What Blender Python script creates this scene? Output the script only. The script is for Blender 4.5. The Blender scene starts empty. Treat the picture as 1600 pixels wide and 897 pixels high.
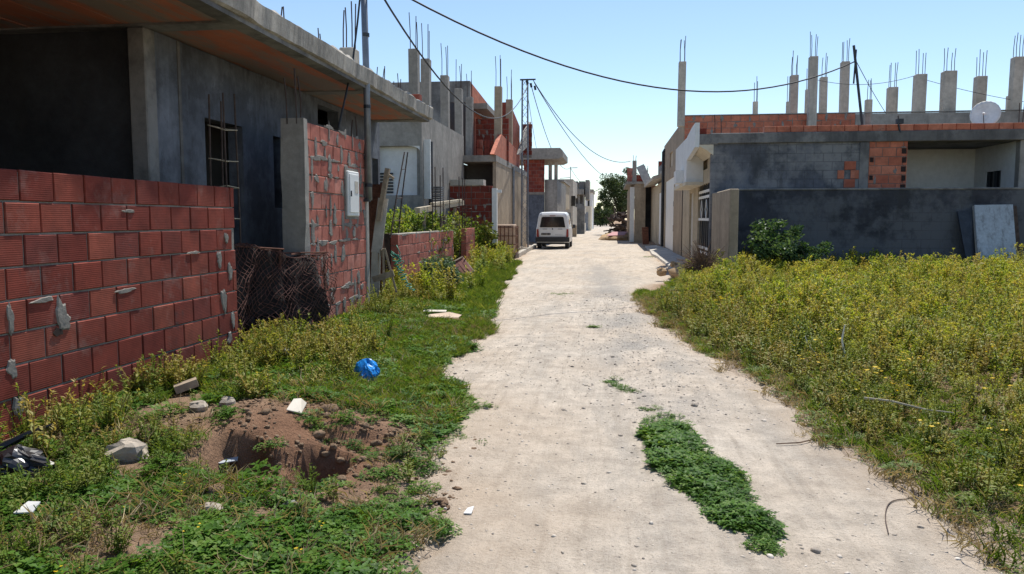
import bpy, math, random
import numpy as np
from mathutils import Vector, Matrix
random.seed(7); np.random.seed(7); RNG = np.random.default_rng(11)
D = bpy.data
SC = bpy.context.scene
COL = SC.collection

# ------------------------------------------------------------------ camera
F_PX = 1200.0
YAW = math.atan(155/1200); PITCH = math.atan(106.5/1200); EYE = 1.5
cd = D.cameras.new('camera'); cam = D.objects.new('camera', cd); COL.objects.link(cam)
cd.sensor_width = 36; cd.lens = 36*F_PX/1600; cd.clip_start = .05; cd.clip_end = 3000
cam.location = (0, 0, EYE); cam.rotation_euler = (math.pi/2-PITCH, 0, YAW)
SC.camera = cam
# ------------------------------------------------------------------ sky, sun, exposure
SUN_EL = math.radians(61); SUN_AZ = math.radians(13)      # azimuth to the right of the street direction (+Y)
w = D.worlds.new('World'); SC.world = w; w.use_nodes = True
nt = w.node_tree; bg = nt.nodes['Background']
sky = nt.nodes.new('ShaderNodeTexSky'); sky.sky_type = 'NISHITA'; sky.sun_disc = False
sky.sun_elevation = SUN_EL; sky.sun_rotation = SUN_AZ; sky.air_density = 1.0; sky.dust_density = .15; sky.ozone_density = 2.2
nt.links.new(sky.outputs[0], bg.inputs[0]); bg.inputs[1].default_value = .118
sd = D.lights.new('sun', 'SUN'); sd.energy = 4.6; sd.angle = math.radians(.53); sd.color = (1, .955, .88)
sun = D.objects.new('sun', sd); COL.objects.link(sun); sun.location = (6, 20, 30)
sv = Vector((math.sin(SUN_AZ)*math.cos(SUN_EL), math.cos(SUN_AZ)*math.cos(SUN_EL), math.sin(SUN_EL)))
sun.rotation_euler = sv.to_track_quat('Z', 'Y').to_euler()
SC.view_settings.view_transform = 'Standard'; SC.view_settings.look = 'None'
SC.view_settings.gamma = 1; SC.view_settings.use_curve_mapping = False
SC.view_settings.exposure = 0.45

# ------------------------------------------------------------------ pixel -> direction helper
_R = np.array([math.cos(YAW), math.sin(YAW), 0]); _Fh = np.array([-math.sin(YAW), math.cos(YAW), 0]); _Z = np.array([0, 0, 1.])
_F = _Fh*math.cos(PITCH)-_Z*math.sin(PITCH); _U = _Fh*math.sin(PITCH)+_Z*math.cos(PITCH)
def P(px, py, x=None, y=None, z=None):
    d = _F+_R*(px-800)/F_PX+_U*(448.5-py)/F_PX
    if x is not None: t = x/d[0]
    elif y is not None: t = y/d[1]
    else: t = (z-EYE)/d[2]
    q = d*t; q[2] += EYE
    return q
def YX(px, x): return float(P(px, 342, x=x)[1])      # y of a column of the photo on a plane x = const
def XY(px, y): return float(P(px, 342, y=y)[0])
def ZX(px, py, x): return float(P(px, py, x=x)[2])
def ZY(px, py, y): return float(P(px, py, y=y)[2])

# ------------------------------------------------------------------ noise on arrays
_perm = np.random.default_rng(3).random((256, 256))
def vnoise(x, y):
    x = np.asarray(x, float); y = np.asarray(y, float)
    xi = np.floor(x).astype(int); yi = np.floor(y).astype(int); fx = x-xi; fy = y-yi
    fx = fx*fx*(3-2*fx); fy = fy*fy*(3-2*fy)
    a = _perm[xi % 256, yi % 256]; b = _perm[(xi+1) % 256, yi % 256]; c = _perm[xi % 256, (yi+1) % 256]; d = _perm[(xi+1) % 256, (yi+1) % 256]
    return (a*(1-fx)+b*fx)*(1-fy)+(c*(1-fx)+d*fx)*fy
def fbm(x, y, o=4):
    s = 0; a = .5
    for k in range(o):
        s = s+a*vnoise(np.asarray(x)*2**k+17.3*k, np.asarray(y)*2**k+5.1*k); a *= .5
    return s/(1-.5**o)
def sst(a, b, v):
    t = np.clip((np.asarray(v, float)-a)/(b-a), 0, 1); return t*t*(3-2*t)

# ------------------------------------------------------------------ mesh builder
class MB:
    def __init__(s): s.v = []; s.f = []
    def add(s, vs, fs):
        n = len(s.v); s.v += [tuple(map(float, q)) for q in vs]; s.f += [tuple(i+n for i in q) for q in fs]; return s
    def box(s, x0, x1, y0, y1, z0, z1):
        x0, x1 = sorted((x0, x1)); y0, y1 = sorted((y0, y1)); z0, z1 = sorted((z0, z1))
        return s.add([(x0,y0,z0),(x1,y0,z0),(x1,y1,z0),(x0,y1,z0),(x0,y0,z1),(x1,y0,z1),(x1,y1,z1),(x0,y1,z1)],
                     [(3,2,1,0),(4,5,6,7),(0,1,5,4),(1,2,6,5),(2,3,7,6),(3,0,4,7)])
    def beam(s, a, b, w, h, up=(0,0,1)):
        a = Vector(a); b = Vector(b); d = (b-a).normalized(); u = Vector(up)
        r = d.cross(u)
        if r.length < 1e-4: r = d.cross(Vector((1,0,0)))
        r.normalize(); u = r.cross(d).normalized(); r *= w/2; u *= h/2
        vs = [a-r-u, a+r-u, a+r+u, a-r+u, b-r-u, b+r-u, b+r+u, b-r+u]
        return s.add(vs, [(0,1,2,3),(7,6,5,4),(0,4,5,1),(1,5,6,2),(2,6,7,3),(3,7,4,0)])
    def tube(s, pts, r, n=6, cap=True):
        pts = [Vector(p) for p in pts]; rs = r if isinstance(r, (list, tuple)) else [r]*len(pts)
        rings = []; vs = []; fs = []; pr = None
        for i, p in enumerate(pts):
            d = (pts[min(i+1, len(pts)-1)]-pts[max(i-1, 0)])
            d = d.normalized() if d.length > 1e-9 else Vector((0,0,1))
            if pr is None:
                pr = d.cross(Vector((0,0,1)))
                if pr.length < 1e-3: pr = d.cross(Vector((1,0,0)))
            pr = (pr-d*pr.dot(d)).normalized(); q = d.cross(pr)
            for k in range(n):
                a = 2*math.pi*k/n; vs.append(p+(pr*math.cos(a)+q*math.sin(a))*rs[i])
        for i in range(len(pts)-1):
            for k in range(n):
                fs.append((i*n+k, i*n+(k+1) % n, (i+1)*n+(k+1) % n, (i+1)*n+k))
        if cap: fs.append(tuple(range(n-1, -1, -1))); fs.append(tuple((len(pts)-1)*n+k for k in range(n)))
        return s.add(vs, fs)
    def prism(s, poly, axis, a, b):
        """extrude a 2-D polygon along an axis: axis 'x' -> poly is (y,z), 'y' -> (x,z), 'z' -> (x,y)"""
        n = len(poly); vs = []
        for t in (a, b):
            for (u, v) in poly: vs.append({'x': (t,u,v), 'y': (u,t,v), 'z': (u,v,t)}[axis])
        fs = [tuple(range(n)), tuple(range(2*n-1, n-1, -1))]+[(i, (i+1) % n+0, n+(i+1) % n, n+i) for i in range(n)]
        return s.add(vs, fs)
    def rock(s, c, rx, ry, rz, seed=0, sub=2, rough=.25):
        rg = random.Random(seed); n, m = 7, 10; vs = [(c[0], c[1], c[2]-rz)]; fs = []
        for i in range(1, n):
            ph = -math.pi/2+math.pi*i/n
            for k in range(m):
                a = 2*math.pi*k/m; q = 1+rg.uniform(-rough, rough)
                vs.append((c[0]+rx*math.cos(ph)*math.cos(a)*q, c[1]+ry*math.cos(ph)*math.sin(a)*q, c[2]+rz*max(-1, min(1, math.sin(ph)*1.25))*(1+rg.uniform(-rough, rough)*.5)))
        vs.append((c[0], c[1], c[2]+rz)); L = len(vs)-1
        for k in range(m):
            fs.append((0, 1+(k+1) % m, 1+k)); b = 1+(n-2)*m; fs.append((b+k, b+(k+1) % m, L))
        for i in range(n-2):
            for k in range(m): fs.append((1+i*m+k, 1+i*m+(k+1) % m, 1+(i+1)*m+(k+1) % m, 1+(i+1)*m+k))
        return s.add(vs, fs)

def rootloc(o):
    l = Vector((0,0,0))
    while o is not None: l = l+Vector(o.location); o = o.parent
    return l
def props(o, kw):
    for k, v in kw.items():
        if v is not None: o[k] = v
    return o
def fixnormals(me):
    import bmesh
    bm = bmesh.new(); bm.from_mesh(me); bmesh.ops.recalc_face_normals(bm, faces=bm.faces); bm.to_mesh(me); bm.free()
def B(name, mb, mat, parent=None, loc=None, smooth=False, fix=True, **kw):
    me = D.meshes.new(name)
    o = D.objects.new(name, me); COL.objects.link(o)
    if parent is not None: o.parent = parent; L = rootloc(parent)
    else:
        L = Vector(loc) if loc is not None else Vector((0,0,0)); o.location = L
    me.from_pydata([(a-L.x, b-L.y, c-L.z) for a, b, c in mb.v], [], mb.f); me.update()
    if fix: fixnormals(me)
    if mat is not None: me.materials.append(mat)
    if smooth: me.polygons.foreach_set('use_smooth', [True]*len(me.polygons))
    return props(o, kw)
def T(name, label, category, loc, group=None):
    o = D.objects.new(name, None); COL.objects.link(o); o.location = loc; o.empty_display_size = .2
    return props(o, dict(label=label, category=category, group=group, kind='thing'))
def bevel(o, w=.01, seg=1):
    m = o.modifiers.new('bevel', 'BEVEL'); m.width = w; m.segments = seg; m.limit_method = 'ANGLE'; m.angle_limit = math.radians(40); return o

# wall with openings: p0 corner, u direction (unit xy), length, z0..z1, thickness t (towards n = left of u)
def wall_mb(p0, u, L, z0, z1, t, openings=(), mb=None, topcurve=None):
    mb = mb or MB(); ux, uy = u; nx, ny = -uy, ux
    us = sorted({0, L}|{a for o in openings for a in o[:2] if 0 < a < L}); vs = sorted({z0, z1}|{a for o in openings for a in o[2:] if z0 < a < z1})
    def solid(i, j):
        if i < 0 or j < 0 or i >= len(us)-1 or j >= len(vs)-1: return False
        cu = (us[i]+us[i+1])/2; cv = (vs[j]+vs[j+1])/2
        return not any(a < cu < b and c < cv < d for a, b, c, d in openings)
    def pt(a, d, z): return (p0[0]+ux*a+nx*d, p0[1]+uy*a+ny*d, z)
    for i in range(len(us)-1):
        for j in range(len(vs)-1):
            if not solid(i, j): continue
            a, b, c, d = us[i], us[i+1], vs[j], vs[j+1]
            mb.add([pt(a,0,c), pt(b,0,c), pt(b,0,d), pt(a,0,d)], [(0,1,2,3)])
            mb.add([pt(a,t,c), pt(b,t,c), pt(b,t,d), pt(a,t,d)], [(3,2,1,0)])
            if not solid(i-1, j): mb.add([pt(a,0,c), pt(a,0,d), pt(a,t,d), pt(a,t,c)], [(0,1,2,3)])
            if not solid(i+1, j): mb.add([pt(b,0,c), pt(b,t,c), pt(b,t,d), pt(b,0,d)], [(0,1,2,3)])
            if not solid(i, j-1): mb.add([pt(a,0,c), pt(a,t,c), pt(b,t,c), pt(b,0,c)], [(0,1,2,3)])
            if not solid(i, j+1): mb.add([pt(a,0,d), pt(b,0,d), pt(b,t,d), pt(a,t,d)], [(0,1,2,3)])
    return mb

# ------------------------------------------------------------------ materials
def newmat(name):
    m = D.materials.new(name); m.use_nodes = True; return m, m.node_tree, m.node_tree.nodes['Principled BSDF']
def N(nt, t, **kw):
    n = nt.nodes.new(t)
    for k, v in kw.items(): setattr(n, k, v)
    return n
def noise_n(nt, coord, scale, detail=5, rough=.6, mapscale=None):
    if mapscale:
        mp = N(nt, 'ShaderNodeMapping'); mp.inputs['Scale'].default_value = mapscale; nt.links.new(coord, mp.inputs[0]); coord = mp.outputs[0]
    n = N(nt, 'ShaderNodeTexNoise'); n.inputs['Scale'].default_value = scale; n.inputs['Detail'].default_value = detail; n.inputs['Roughness'].default_value = rough
    nt.links.new(coord, n.inputs['Vector']); return n.outputs['Fac']
def ramp(nt, fac, stops):
    r = N(nt, 'ShaderNodeValToRGB'); e = r.color_ramp.elements
    while len(e) < len(stops): e.new(.5)
    for i, (p, c) in enumerate(stops):
        e[i].position = p; e[i].color = (c, c, c, 1) if isinstance(c, (int, float)) else (*c, 1)
    nt.links.new(fac, r.inputs[0]); return r.outputs[0]
def mixc(nt, fac, a, b, mode='MIX'):
    m = N(nt, 'ShaderNodeMix', data_type='RGBA', blend_type=mode)
    for i, v in ((0, fac), (6, a), (7, b)):
        if isinstance(v, (int, float)): m.inputs[i].default_value = v
        elif isinstance(v, tuple): m.inputs[i].default_value = (*v, 1)
        else: nt.links.new(v, m.inputs[i])
    return m.outputs[2]
def bump(nt, b, height, strength=.4, dist=.01):
    n = N(nt, 'ShaderNodeBump'); n.inputs['Strength'].default_value = strength; n.inputs['Distance'].default_value = dist
    nt.links.new(height, n.inputs['Height']); nt.links.new(n.outputs[0], b.inputs['Normal']); return n
def pos(nt): return N(nt, 'ShaderNodeNewGeometry').outputs['Position']
def concrete(name, col, var=.35, streak=.5, scale=1.0, stain=(.05,.05,.05), rough=.9, patch=None, bstr=.5, blocks=0):
    m, nt, b = newmat(name); p = pos(nt)
    n1 = noise_n(nt, p, .9*scale, 6, .65); n2 = noise_n(nt, p, 7*scale, 5, .7); n3 = noise_n(nt, p, 60, 3, .6)
    lo = tuple(c*(1-var) for c in col); hi = tuple(min(.9, c*(1+var*.6)) for c in col)
    c = ramp(nt, n1, [(.3, lo), (.7, hi)])
    c = mixc(nt, .5, c, ramp(nt, n2, [(.3, .35), (.7, .72)]), 'OVERLAY')
    s = noise_n(nt, p, 3.2*scale, 5, .7, (1, 1, .14))
    c = mixc(nt, ramp(nt, s, [(.5, 0.), (.72, streak)]), c, stain)
    if patch:
        q = noise_n(nt, p, patch[1], 9, .68); c = mixc(nt, ramp(nt, q, [(.48, 0.), (.56, patch[2])]), c, patch[0])
        q2 = noise_n(nt, p, patch[1]*5, 8, .7, (1, 1, .5)); c = mixc(nt, ramp(nt, q2, [(.54, 0.), (.64, patch[2]*.6)]), c, stain)
    if blocks:      # hollow-block courses telegraphing faintly through the thin render
        mp = N(nt, 'ShaderNodeMapping'); mp.inputs['Rotation'].default_value = (math.pi/2, 0, 0); nt.links.new(p, mp.inputs[0])
        bt = N(nt, 'ShaderNodeTexBrick'); nt.links.new(mp.outputs[0], bt.inputs['Vector']); bt.inputs['Scale'].default_value = 1
        for k_, v_ in (('Mortar Size', .012), ('Mortar Smooth', .6), ('Brick Width', .42), ('Row Height', .205), ('Bias', 0.)): bt.inputs[k_].default_value = v_
        mk = noise_n(nt, p, .8, 5, .6); f_ = N(nt, 'ShaderNodeMath', operation='MULTIPLY'); nt.links.new(bt.outputs['Fac'], f_.inputs[0]); nt.links.new(ramp(nt, mk, [(.4, 0.), (.6, blocks)]), f_.inputs[1])
        c = mixc(nt, f_.outputs[0], c, (.06,.06,.065))
    nt.links.new(c, b.inputs['Base Color']); b.inputs['Roughness'].default_value = rough; b.inputs['Specular IOR Level'].default_value = .2
    h = mixc(nt, .5, n2, n3); bump(nt, b, h, bstr, .012); return m
def plain(name, col, rough=.6, metal=0, var=.15, sc=6, spec=.4):
    m, nt, b = newmat(name); p = pos(nt); n = noise_n(nt, p, sc, 5, .65)
    c = ramp(nt, n, [(.3, tuple(x*(1-var) for x in col)), (.7, tuple(min(1, x*(1+var)) for x in col))])
    nt.links.new(c, b.inputs['Base Color']); b.inputs['Roughness'].default_value = rough; b.inputs['Metallic'].default_value = metal; b.inputs['Specular IOR Level'].default_value = spec
    return m
def brickmat(name, cols, dusty=.2):
    m, nt, b = newmat(name); oi = N(nt, 'ShaderNodeObjectInfo'); p = pos(nt)
    tc = N(nt, 'ShaderNodeTexCoord').outputs['Object']
    c = ramp(nt, oi.outputs['Random'], [(i/max(1, len(cols)-1), q) for i, q in enumerate(cols)])
    n = noise_n(nt, p, 5, 6, .7); c = mixc(nt, .75, c, ramp(nt, n, [(.3, .28), (.7, .70)]), 'OVERLAY')
    c = mixc(nt, ramp(nt, noise_n(nt, p, 1.2, 6, .7), [(.45, 0.), (.7, .35)]), c, (.17,.06,.045))
    d = noise_n(nt, p, 2.3, 6, .75); c = mixc(nt, ramp(nt, d, [(.56, 0.), (.72, dusty)]), c, (.34,.31,.27))
    k = noise_n(nt, p, 3.1, 4, .6, (1.3,1.1,.9)); c = mixc(nt, ramp(nt, k, [(.66, 0.), (.72, .65)]), c, (.05,.042,.04))
    nt.links.new(c, b.inputs['Base Color']); b.inputs['Roughness'].default_value = .85; b.inputs['Specular IOR Level'].default_value = .25
    wv = N(nt, 'ShaderNodeTexWave', wave_type='BANDS', bands_direction='Z'); wv.inputs['Scale'].default_value = 22; wv.inputs['Distortion'].default_value = .6; wv.inputs['Detail'].default_value = 1
    nt.links.new(tc, wv.inputs['Vector']); f = noise_n(nt, p, 70, 3, .6)
    bump(nt, b, mixc(nt, .5, wv.outputs['Fac'], f), .28, .004); return m
def leafmat(name, cols, trans=.35, rough=.5, inst=True, tint=True):
    """leaf colours vary by instance and by leaf (attribute 'tint'); light passes through the blade"""
    m, nt, b = newmat(name); oi = N(nt, 'ShaderNodeObjectInfo')
    at = N(nt, 'ShaderNodeAttribute', attribute_name='tint')
    mix = N(nt, 'ShaderNodeMath', operation='ADD'); mm = N(nt, 'ShaderNodeMath', operation='MULTIPLY'); mm.inputs[1].default_value = .5
    nt.links.new(oi.outputs['Random'], mm.inputs[0]) if inst else None
    if not inst: mm.inputs[0].default_value = 0
    m2 = N(nt, 'ShaderNodeMath', operation='MULTIPLY'); m2.inputs[1].default_value = .5 if inst else 1.0
    nt.links.new(at.outputs['Fac'], m2.inputs[0]); nt.links.new(mm.outputs[0], mix.inputs[0]); nt.links.new(m2.outputs[0], mix.inputs[1])
    c = ramp(nt, mix.outputs[0], [(.1+.8*i/max(1, len(cols)-1), q) for i, q in enumerate(cols)])
    nt.links.new(c, b.inputs['Base Color']); b.inputs['Roughness'].default_value = rough; b.inputs['Specular IOR Level'].default_value = .15
    tr = N(nt, 'ShaderNodeBsdfTranslucent'); br = mixc(nt, 1., c, (1.6, 1.5, .7), 'MULTIPLY'); nt.links.new(br, tr.inputs[0])
    ms = N(nt, 'ShaderNodeMixShader'); ms.inputs[0].default_value = trans
    nt.links.new(b.outputs[0], ms.inputs[1]); nt.links.new(tr.outputs[0], ms.inputs[2]); nt.links.new(ms.outputs[0], nt.nodes['Material Output'].inputs[0]); return m

M = {}
M['conc'] = concrete('concrete_grey', (.30,.28,.25), .3, .45)
M['conc_lt'] = concrete('concrete_light', (.46,.42,.36), .25, .35)
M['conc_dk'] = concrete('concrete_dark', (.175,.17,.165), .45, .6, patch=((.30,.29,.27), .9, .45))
M['plaster_blue'] = concrete('shaded_plaster', (.15,.165,.195), .55, .7, patch=((.065,.07,.08), 1.6, .6))  # darkened, with the blue of skylit shade mixed into the plaster colour
M['plaster_dark'] = concrete('raw_plaster_deep_shade', (.05,.053,.06), .4, .5)  # raw plaster, colour lowered further to paint in the recess's deep shade
M['plaster_wet'] = concrete('stained_render', (.125,.13,.145), .5, .6, patch=((.27,.265,.258), .5, .8), blocks=.55)
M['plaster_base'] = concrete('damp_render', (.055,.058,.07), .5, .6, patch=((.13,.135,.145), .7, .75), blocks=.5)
M['beige'] = concrete('beige_render', (.42,.35,.25), .2, .25, stain=(.2,.16,.11))
M['beige_wall'] = concrete('beige_block_render', (.36,.29,.21), .25, .4, stain=(.16,.13,.1))
M['white'] = concrete('white_paint', (.72,.72,.70), .1, .12, stain=(.45,.43,.4), bstr=.2)
M['cream'] = concrete('cream_paint', (.62,.55,.43), .12, .2, stain=(.4,.34,.26), bstr=.2)
M['mortar'] = concrete('mortar', (.235,.215,.19), .3, .2, 3)
M['brick'] = brickmat('red_hollow_brick', [(.15,.027,.019), (.23,.046,.028), (.18,.034,.023), (.27,.068,.042), (.20,.038,.024), (.165,.038,.03)], .25)
M['brick_pink'] = brickmat('dusty_lit_pink_brick', [(.33,.095,.068), (.42,.145,.105), (.37,.12,.085), (.47,.185,.14)], .45)  # dust blotches over a paler pink with grazing sunlight put into the colour
M['brick_orange'] = brickmat('lit_orange_hollow_brick', [(.42,.125,.072), (.52,.18,.105), (.46,.15,.085), (.56,.21,.13)], .3)  # brighter copy of the brick, strong hazy light put into its colour
M['brick_hole'] = plain('brick_hole', (.03,.018,.014), .9)
M['rust'] = plain('rusted_steel', (.13,.055,.035), .85, .2, .5, 14)
M['rebar'] = plain('weathered_rebar', (.085,.06,.05), .8, .3, .4, 9)
M['rustnet'] = plain('rusty_netting', (.085,.036,.028), .9, .1, .5, 20)
M['rustdark'] = plain('dark_sacking', (.020,.014,.013), 1., 0, .5, 8)
M['steel'] = plain('galvanised_steel', (.22,.235,.26), .5, .6, .2, 5)
M['steel_dk'] = plain('dark_steel', (.045,.05,.058), .5, .5, .3, 7)
M['paint_white'] = plain('white_enamel', (.74,.74,.72), .45, 0, .06, 3)
M['wood'] = plain('weathered_wood', (.32,.25,.18), .85, 0, .35, 12)
M['wood_dk'] = plain('dark_timber', (.075,.05,.038), .9, 0, .5, 9)
M['wood_red'] = plain('red_brown_board', (.20,.065,.045), .7, 0, .2, 9)
M['cable'] = plain('black_cable', (.02,.02,.022), .6)
M['glass'] = plain('dark_glass', (.012,.014,.018), .08, 0, .1, 3, .6)
M['void'] = plain('interior_plaster', (.12,.115,.11), .9)
M['stone'] = concrete('stone', (.36,.31,.25), .3, .1, 6)
M['sand'] = concrete('sand', (.42,.29,.165), .25, .0, 4)
M['pave'] = concrete('pavement_concrete', (.46,.425,.37), .25, .2, 2, stain=(.3,.27,.23))
M['green_hose'] = plain('green_plastic', (.02,.22,.15), .45)
M['pale_stalk'] = plain('bleached_stalk', (.72,.68,.58), .8, 0, .2, 20)
M['dry'] = plain('dry_stalk', (.42,.36,.26), .8, 0, .3, 20)
M['drybrown'] = plain('dry_brush', (.16,.10,.065), .9, 0, .4, 14)

# ------------------------------------------------------------------ terrain
_LY = [-30, 2.4, 3.05, 3.74, 4.83, 5.85, 6.8, 7.67, 8.6, 9.94, 13.87, 18, 22.94, 29, 34, 42, 90, 200, 900]
_LX = [-.9, -.78, -.83, -.95, -1.12, -1.2, -1.5, -1.72, -1.72, -1.6, -2.2, -2.6, -2.96, -3.5, -3.9, -4.1, -4.1, -4.3, -9]
_RY = [-30, 2.4, 3.57, 4.36, 5.32, 7.42, 10.25, 13, 15.5, 17.5, 19, 22, 30, 48, 60, 100, 200, 900]
_RX = [2.2, 2.0, 1.84, 1.74, 1.58, 1.37, .84, .55, .45, .9, 1.55, 1.75, 1.75, 1.75, 1.6, 1.6, -1.0, -4]
def left_edge(y): return np.interp(y, _LY, _LX)+(fbm(np.asarray(y)*1.1, np.asarray(y)*0+3, 4)-.5)*.5
def right_edge(y): return np.interp(y, _RY, _RX)+(fbm(np.asarray(y)*1.2, np.asarray(y)*0+9, 4)-.5)*.32
def height(x, y, road=True):
    x = np.asarray(x, float); y = np.asarray(y, float)
    dl = left_edge(y)-x; dr = x-right_edge(y)
    h = .10*sst(0, 1.4, dl)+.10*sst(10, 26, y)*sst(0, 1., dl)
    h = h+.10*sst(.1, 1.6, dr)+.18*sst(9, 18, y)*sst(.1, 1.2, dr)
    far = sst(60, 40, y)
    h = h*(.3+.7*far)
    # earth mound with a dug hole beside the road
    h = h+.12*np.exp(-(((x+2.35)/.9)**2+((y-5.0)/.62)**2))+.05*np.exp(-(((x+1.6)/.5)**2+((y-4.9)/.4)**2))
    edge = 4.44+.10*np.sin(x*7.0)+.05*np.sin(x*17+1)
    ins = sst(-2.48, -2.3, x)*sst(-1.48, -1.66, x)*(1-.75*np.exp(-((x+1.93)/.06)**2))
    dig = sst(edge+.035, edge-.035, y)*sst(3.75, 4.25, y)
    h = h-.26*ins*dig
    edge2 = 4.78+.06*np.sin(x*9+2); h = h-.07*sst(-1.95, -1.8, x)*sst(-1.3, -1.5, x)*sst(edge2+.03, edge2-.03, y)*sst(4.4, 4.6, y)*sst(4.75, 4.95, y+.3)
    rough = np.where((dl > 0)|(dr > 0), 1., .25)*far
    h = h+(fbm(x*1.7, y*1.7, 4)-.5)*.06*rough+(fbm(x*7, y*7, 3)-.5)*.022*np.where(dl > -.1, 1, .25)*far
    soil = np.exp(-(((x+1.75)/.75)**2+((y-4.35)/.75)**2)); h = h+(fbm(x*16, y*16, 3)-.5)*.09*soil
    inside = sst(0, .35, -dl)*sst(0, .35, -dr)
    h = h+.010*np.sin((x-.2)*4.3)*inside*far     # shallow wheel ruts
    if not road: h = h-.05*sst(.0, .22, -dl)*sst(.0, .22, -dr)
    return h
def hz(x, y): return float(height(x, y))

def axis(segs):
    out = [segs[0][0]]
    for a, b, s in segs:
        n = max(1, int(round((b-a)/s))); out += list(np.linspace(a, b, n+1)[1:])
    return np.array(out)
def grid_obj(name, X, Y, Z, mat, **kw):
    ny, nx = X.shape; me = D.meshes.new(name)
    co = np.stack([X, Y, Z], -1).reshape(-1, 3)
    i = np.arange(ny*nx).reshape(ny, nx); q = np.stack([i[:-1,:-1], i[:-1,1:], i[1:,1:], i[1:,:-1]], -1).reshape(-1, 4)
    me.vertices.add(len(co)); me.vertices.foreach_set('co', co.ravel()); me.loops.add(q.size); me.loops.foreach_set('vertex_index', q.ravel())
    me.polygons.add(len(q)); me.polygons.foreach_set('loop_start', np.arange(0, q.size, 4)); me.polygons.foreach_set('use_smooth', np.ones(len(q), bool))
    me.update(calc_edges=True); me.validate(); me.materials.append(mat)
    o = D.objects.new(name, me); COL.objects.link(o); return props(o, kw)

# ground: earth with a reddish dug-up area, pale dust by the road
m, nt, b = newmat('earth'); p = pos(nt)
n1 = noise_n(nt, p, .8, 6, .65); n2 = noise_n(nt, p, 9, 8, .75); n3 = noise_n(nt, p, 45, 5, .75)
c = ramp(nt, n1, [(.3, (.24,.155,.10)), (.7, (.36,.25,.165))])
at = N(nt, 'ShaderNodeAttribute', attribute_name='dust'); c = mixc(nt, at.outputs['Fac'], c, (.49,.40,.31))
at2 = N(nt, 'ShaderNodeAttribute', attribute_name='red'); c = mixc(nt, at2.outputs['Fac'], c, (.25,.138,.085))
c = mixc(nt, .6, c, ramp(nt, n2, [(.28, .22), (.72, .78)]), 'OVERLAY')
nt.links.new(c, b.inputs['Base Color']); b.inputs['Roughness'].default_value = .95; b.inputs['Specular IOR Level'].default_value = .1
bump(nt, b, mixc(nt, .5, n2, n3), 1., .06); M['earth'] = m
gx = axis([(-900,-300,150), (-300,-60,30), (-60,-12,4), (-12,-4.4,.3), (-4.4,2.2,.04), (2.2,6,.12), (6,14,.4), (14,60,4), (60,300,30), (300,900,150)])
gy = axis([(-60,-6,6), (-6,2,.5), (2,7.4,.04), (7.4,14,.08), (14,30,.25), (30,60,1), (60,140,5), (140,400,26), (400,1800,200)])
X, Y = np.meshgrid(gx, gy); Zg = height(X, Y, False)
ground = grid_obj('ground', X, Y, Zg, M['earth'], kind='structure')
dl = left_edge(Y)-X; dr = X-right_edge(Y)
dust = np.clip(np.maximum(sst(.55, -.1, dl)*(dr < 0), sst(.5, -.1, dr)*(dl < 0)), 0, 1)*(.55+.45*fbm(X*5, Y*5, 3))
red = np.clip(np.exp(-(((X+1.8)/.75)**2+((Y-4.45)/.7)**2))*1.5-.15, 0, .95)*sst(-.1, .25, dl)
for nm, arr in (('dust', dust), ('red', red)):
    a = ground.data.attributes.new(nm, 'FLOAT', 'POINT'); a.data.foreach_set('value', arr.ravel())

# road: pale dusty earth with gravel streaks and wheel tracks
m, nt, b = newmat('dirt_road'); p = pos(nt)
n1 = noise_n(nt, p, .55, 6, .6); n2 = noise_n(nt, p, 5, 6, .7); n3 = noise_n(nt, p, 45, 5, .75); n6 = noise_n(nt, p, 130, 3, .6); n4 = noise_n(nt, p, 1.6, 6, .7, (1., .18, 1.)); n5 = noise_n(nt, p, 14, 4, .6, (1., .07, 1.))
c = ramp(nt, n1, [(.3, (.45,.375,.295)), (.7, (.535,.475,.40))])
c = mixc(nt, ramp(nt, n4, [(.48, 0.), (.62, .7)]), c, (.36,.325,.28))
c = mixc(nt, ramp(nt, n5, [(.52, 0.), (.68, .5)]), c, (.33,.28,.225))
c = mixc(nt, .6, c, ramp(nt, n2, [(.28, .27), (.72, .73)]), 'OVERLAY')
c = mixc(nt, ramp(nt, n3, [(.54, 0.), (.66, .55)]), c, (.24,.20,.16))
c = mixc(nt, ramp(nt, n6, [(.58, 0.), (.68, .55)]), c, (.22,.185,.15)); c = mixc(nt, ramp(nt, n6, [(.3, .4), (.4, 0.)]), c, (.68,.63,.56))
a3 = N(nt, 'ShaderNodeAttribute', attribute_name='edge'); c = mixc(nt, a3.outputs['Fac'], c, (.43,.325,.23))
a4 = N(nt, 'ShaderNodeAttribute', attribute_name='gravel')
gm = N(nt, 'ShaderNodeMath', operation='MULTIPLY'); nt.links.new(a4.outputs['Fac'], gm.inputs[0]); nt.links.new(ramp(nt, n3, [(.4, .35), (.6, 1.)]), gm.inputs[1])
c = mixc(nt, gm.outputs[0], c, (.25,.238,.22))
nt.links.new(c, b.inputs['Base Color']); b.inputs['Roughness'].default_value = .95; b.inputs['Specular IOR Level'].default_value = .1
bump(nt, b, mixc(nt, .5, n3, mixc(nt, .5, n2, n5)), 1., .035); M['road'] = m
ry = axis([(-8,2,.3), (2,8,.04), (8,16,.07), (16,40,.2), (40,120,2), (120,420,20)])
ts = np.concatenate([np.linspace(0, .12, 9), np.linspace(.12, .88, 53)[1:], np.linspace(.88, 1, 9)[1:]])
le = left_edge(ry)+(fbm(ry*6, ry*0+1, 3)-.5)*.16; re = right_edge(ry)+(fbm(ry*6, ry*0+7, 3)-.5)*.14
X = le[:, None]*(1-ts)+re[:, None]*ts; Y = np.repeat(ry[:, None], len(ts), 1)
Zr = height(X, Y)+.006; ed = np.minimum(ts, 1-ts)[None, :]*(re-le)[:, None]
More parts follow.
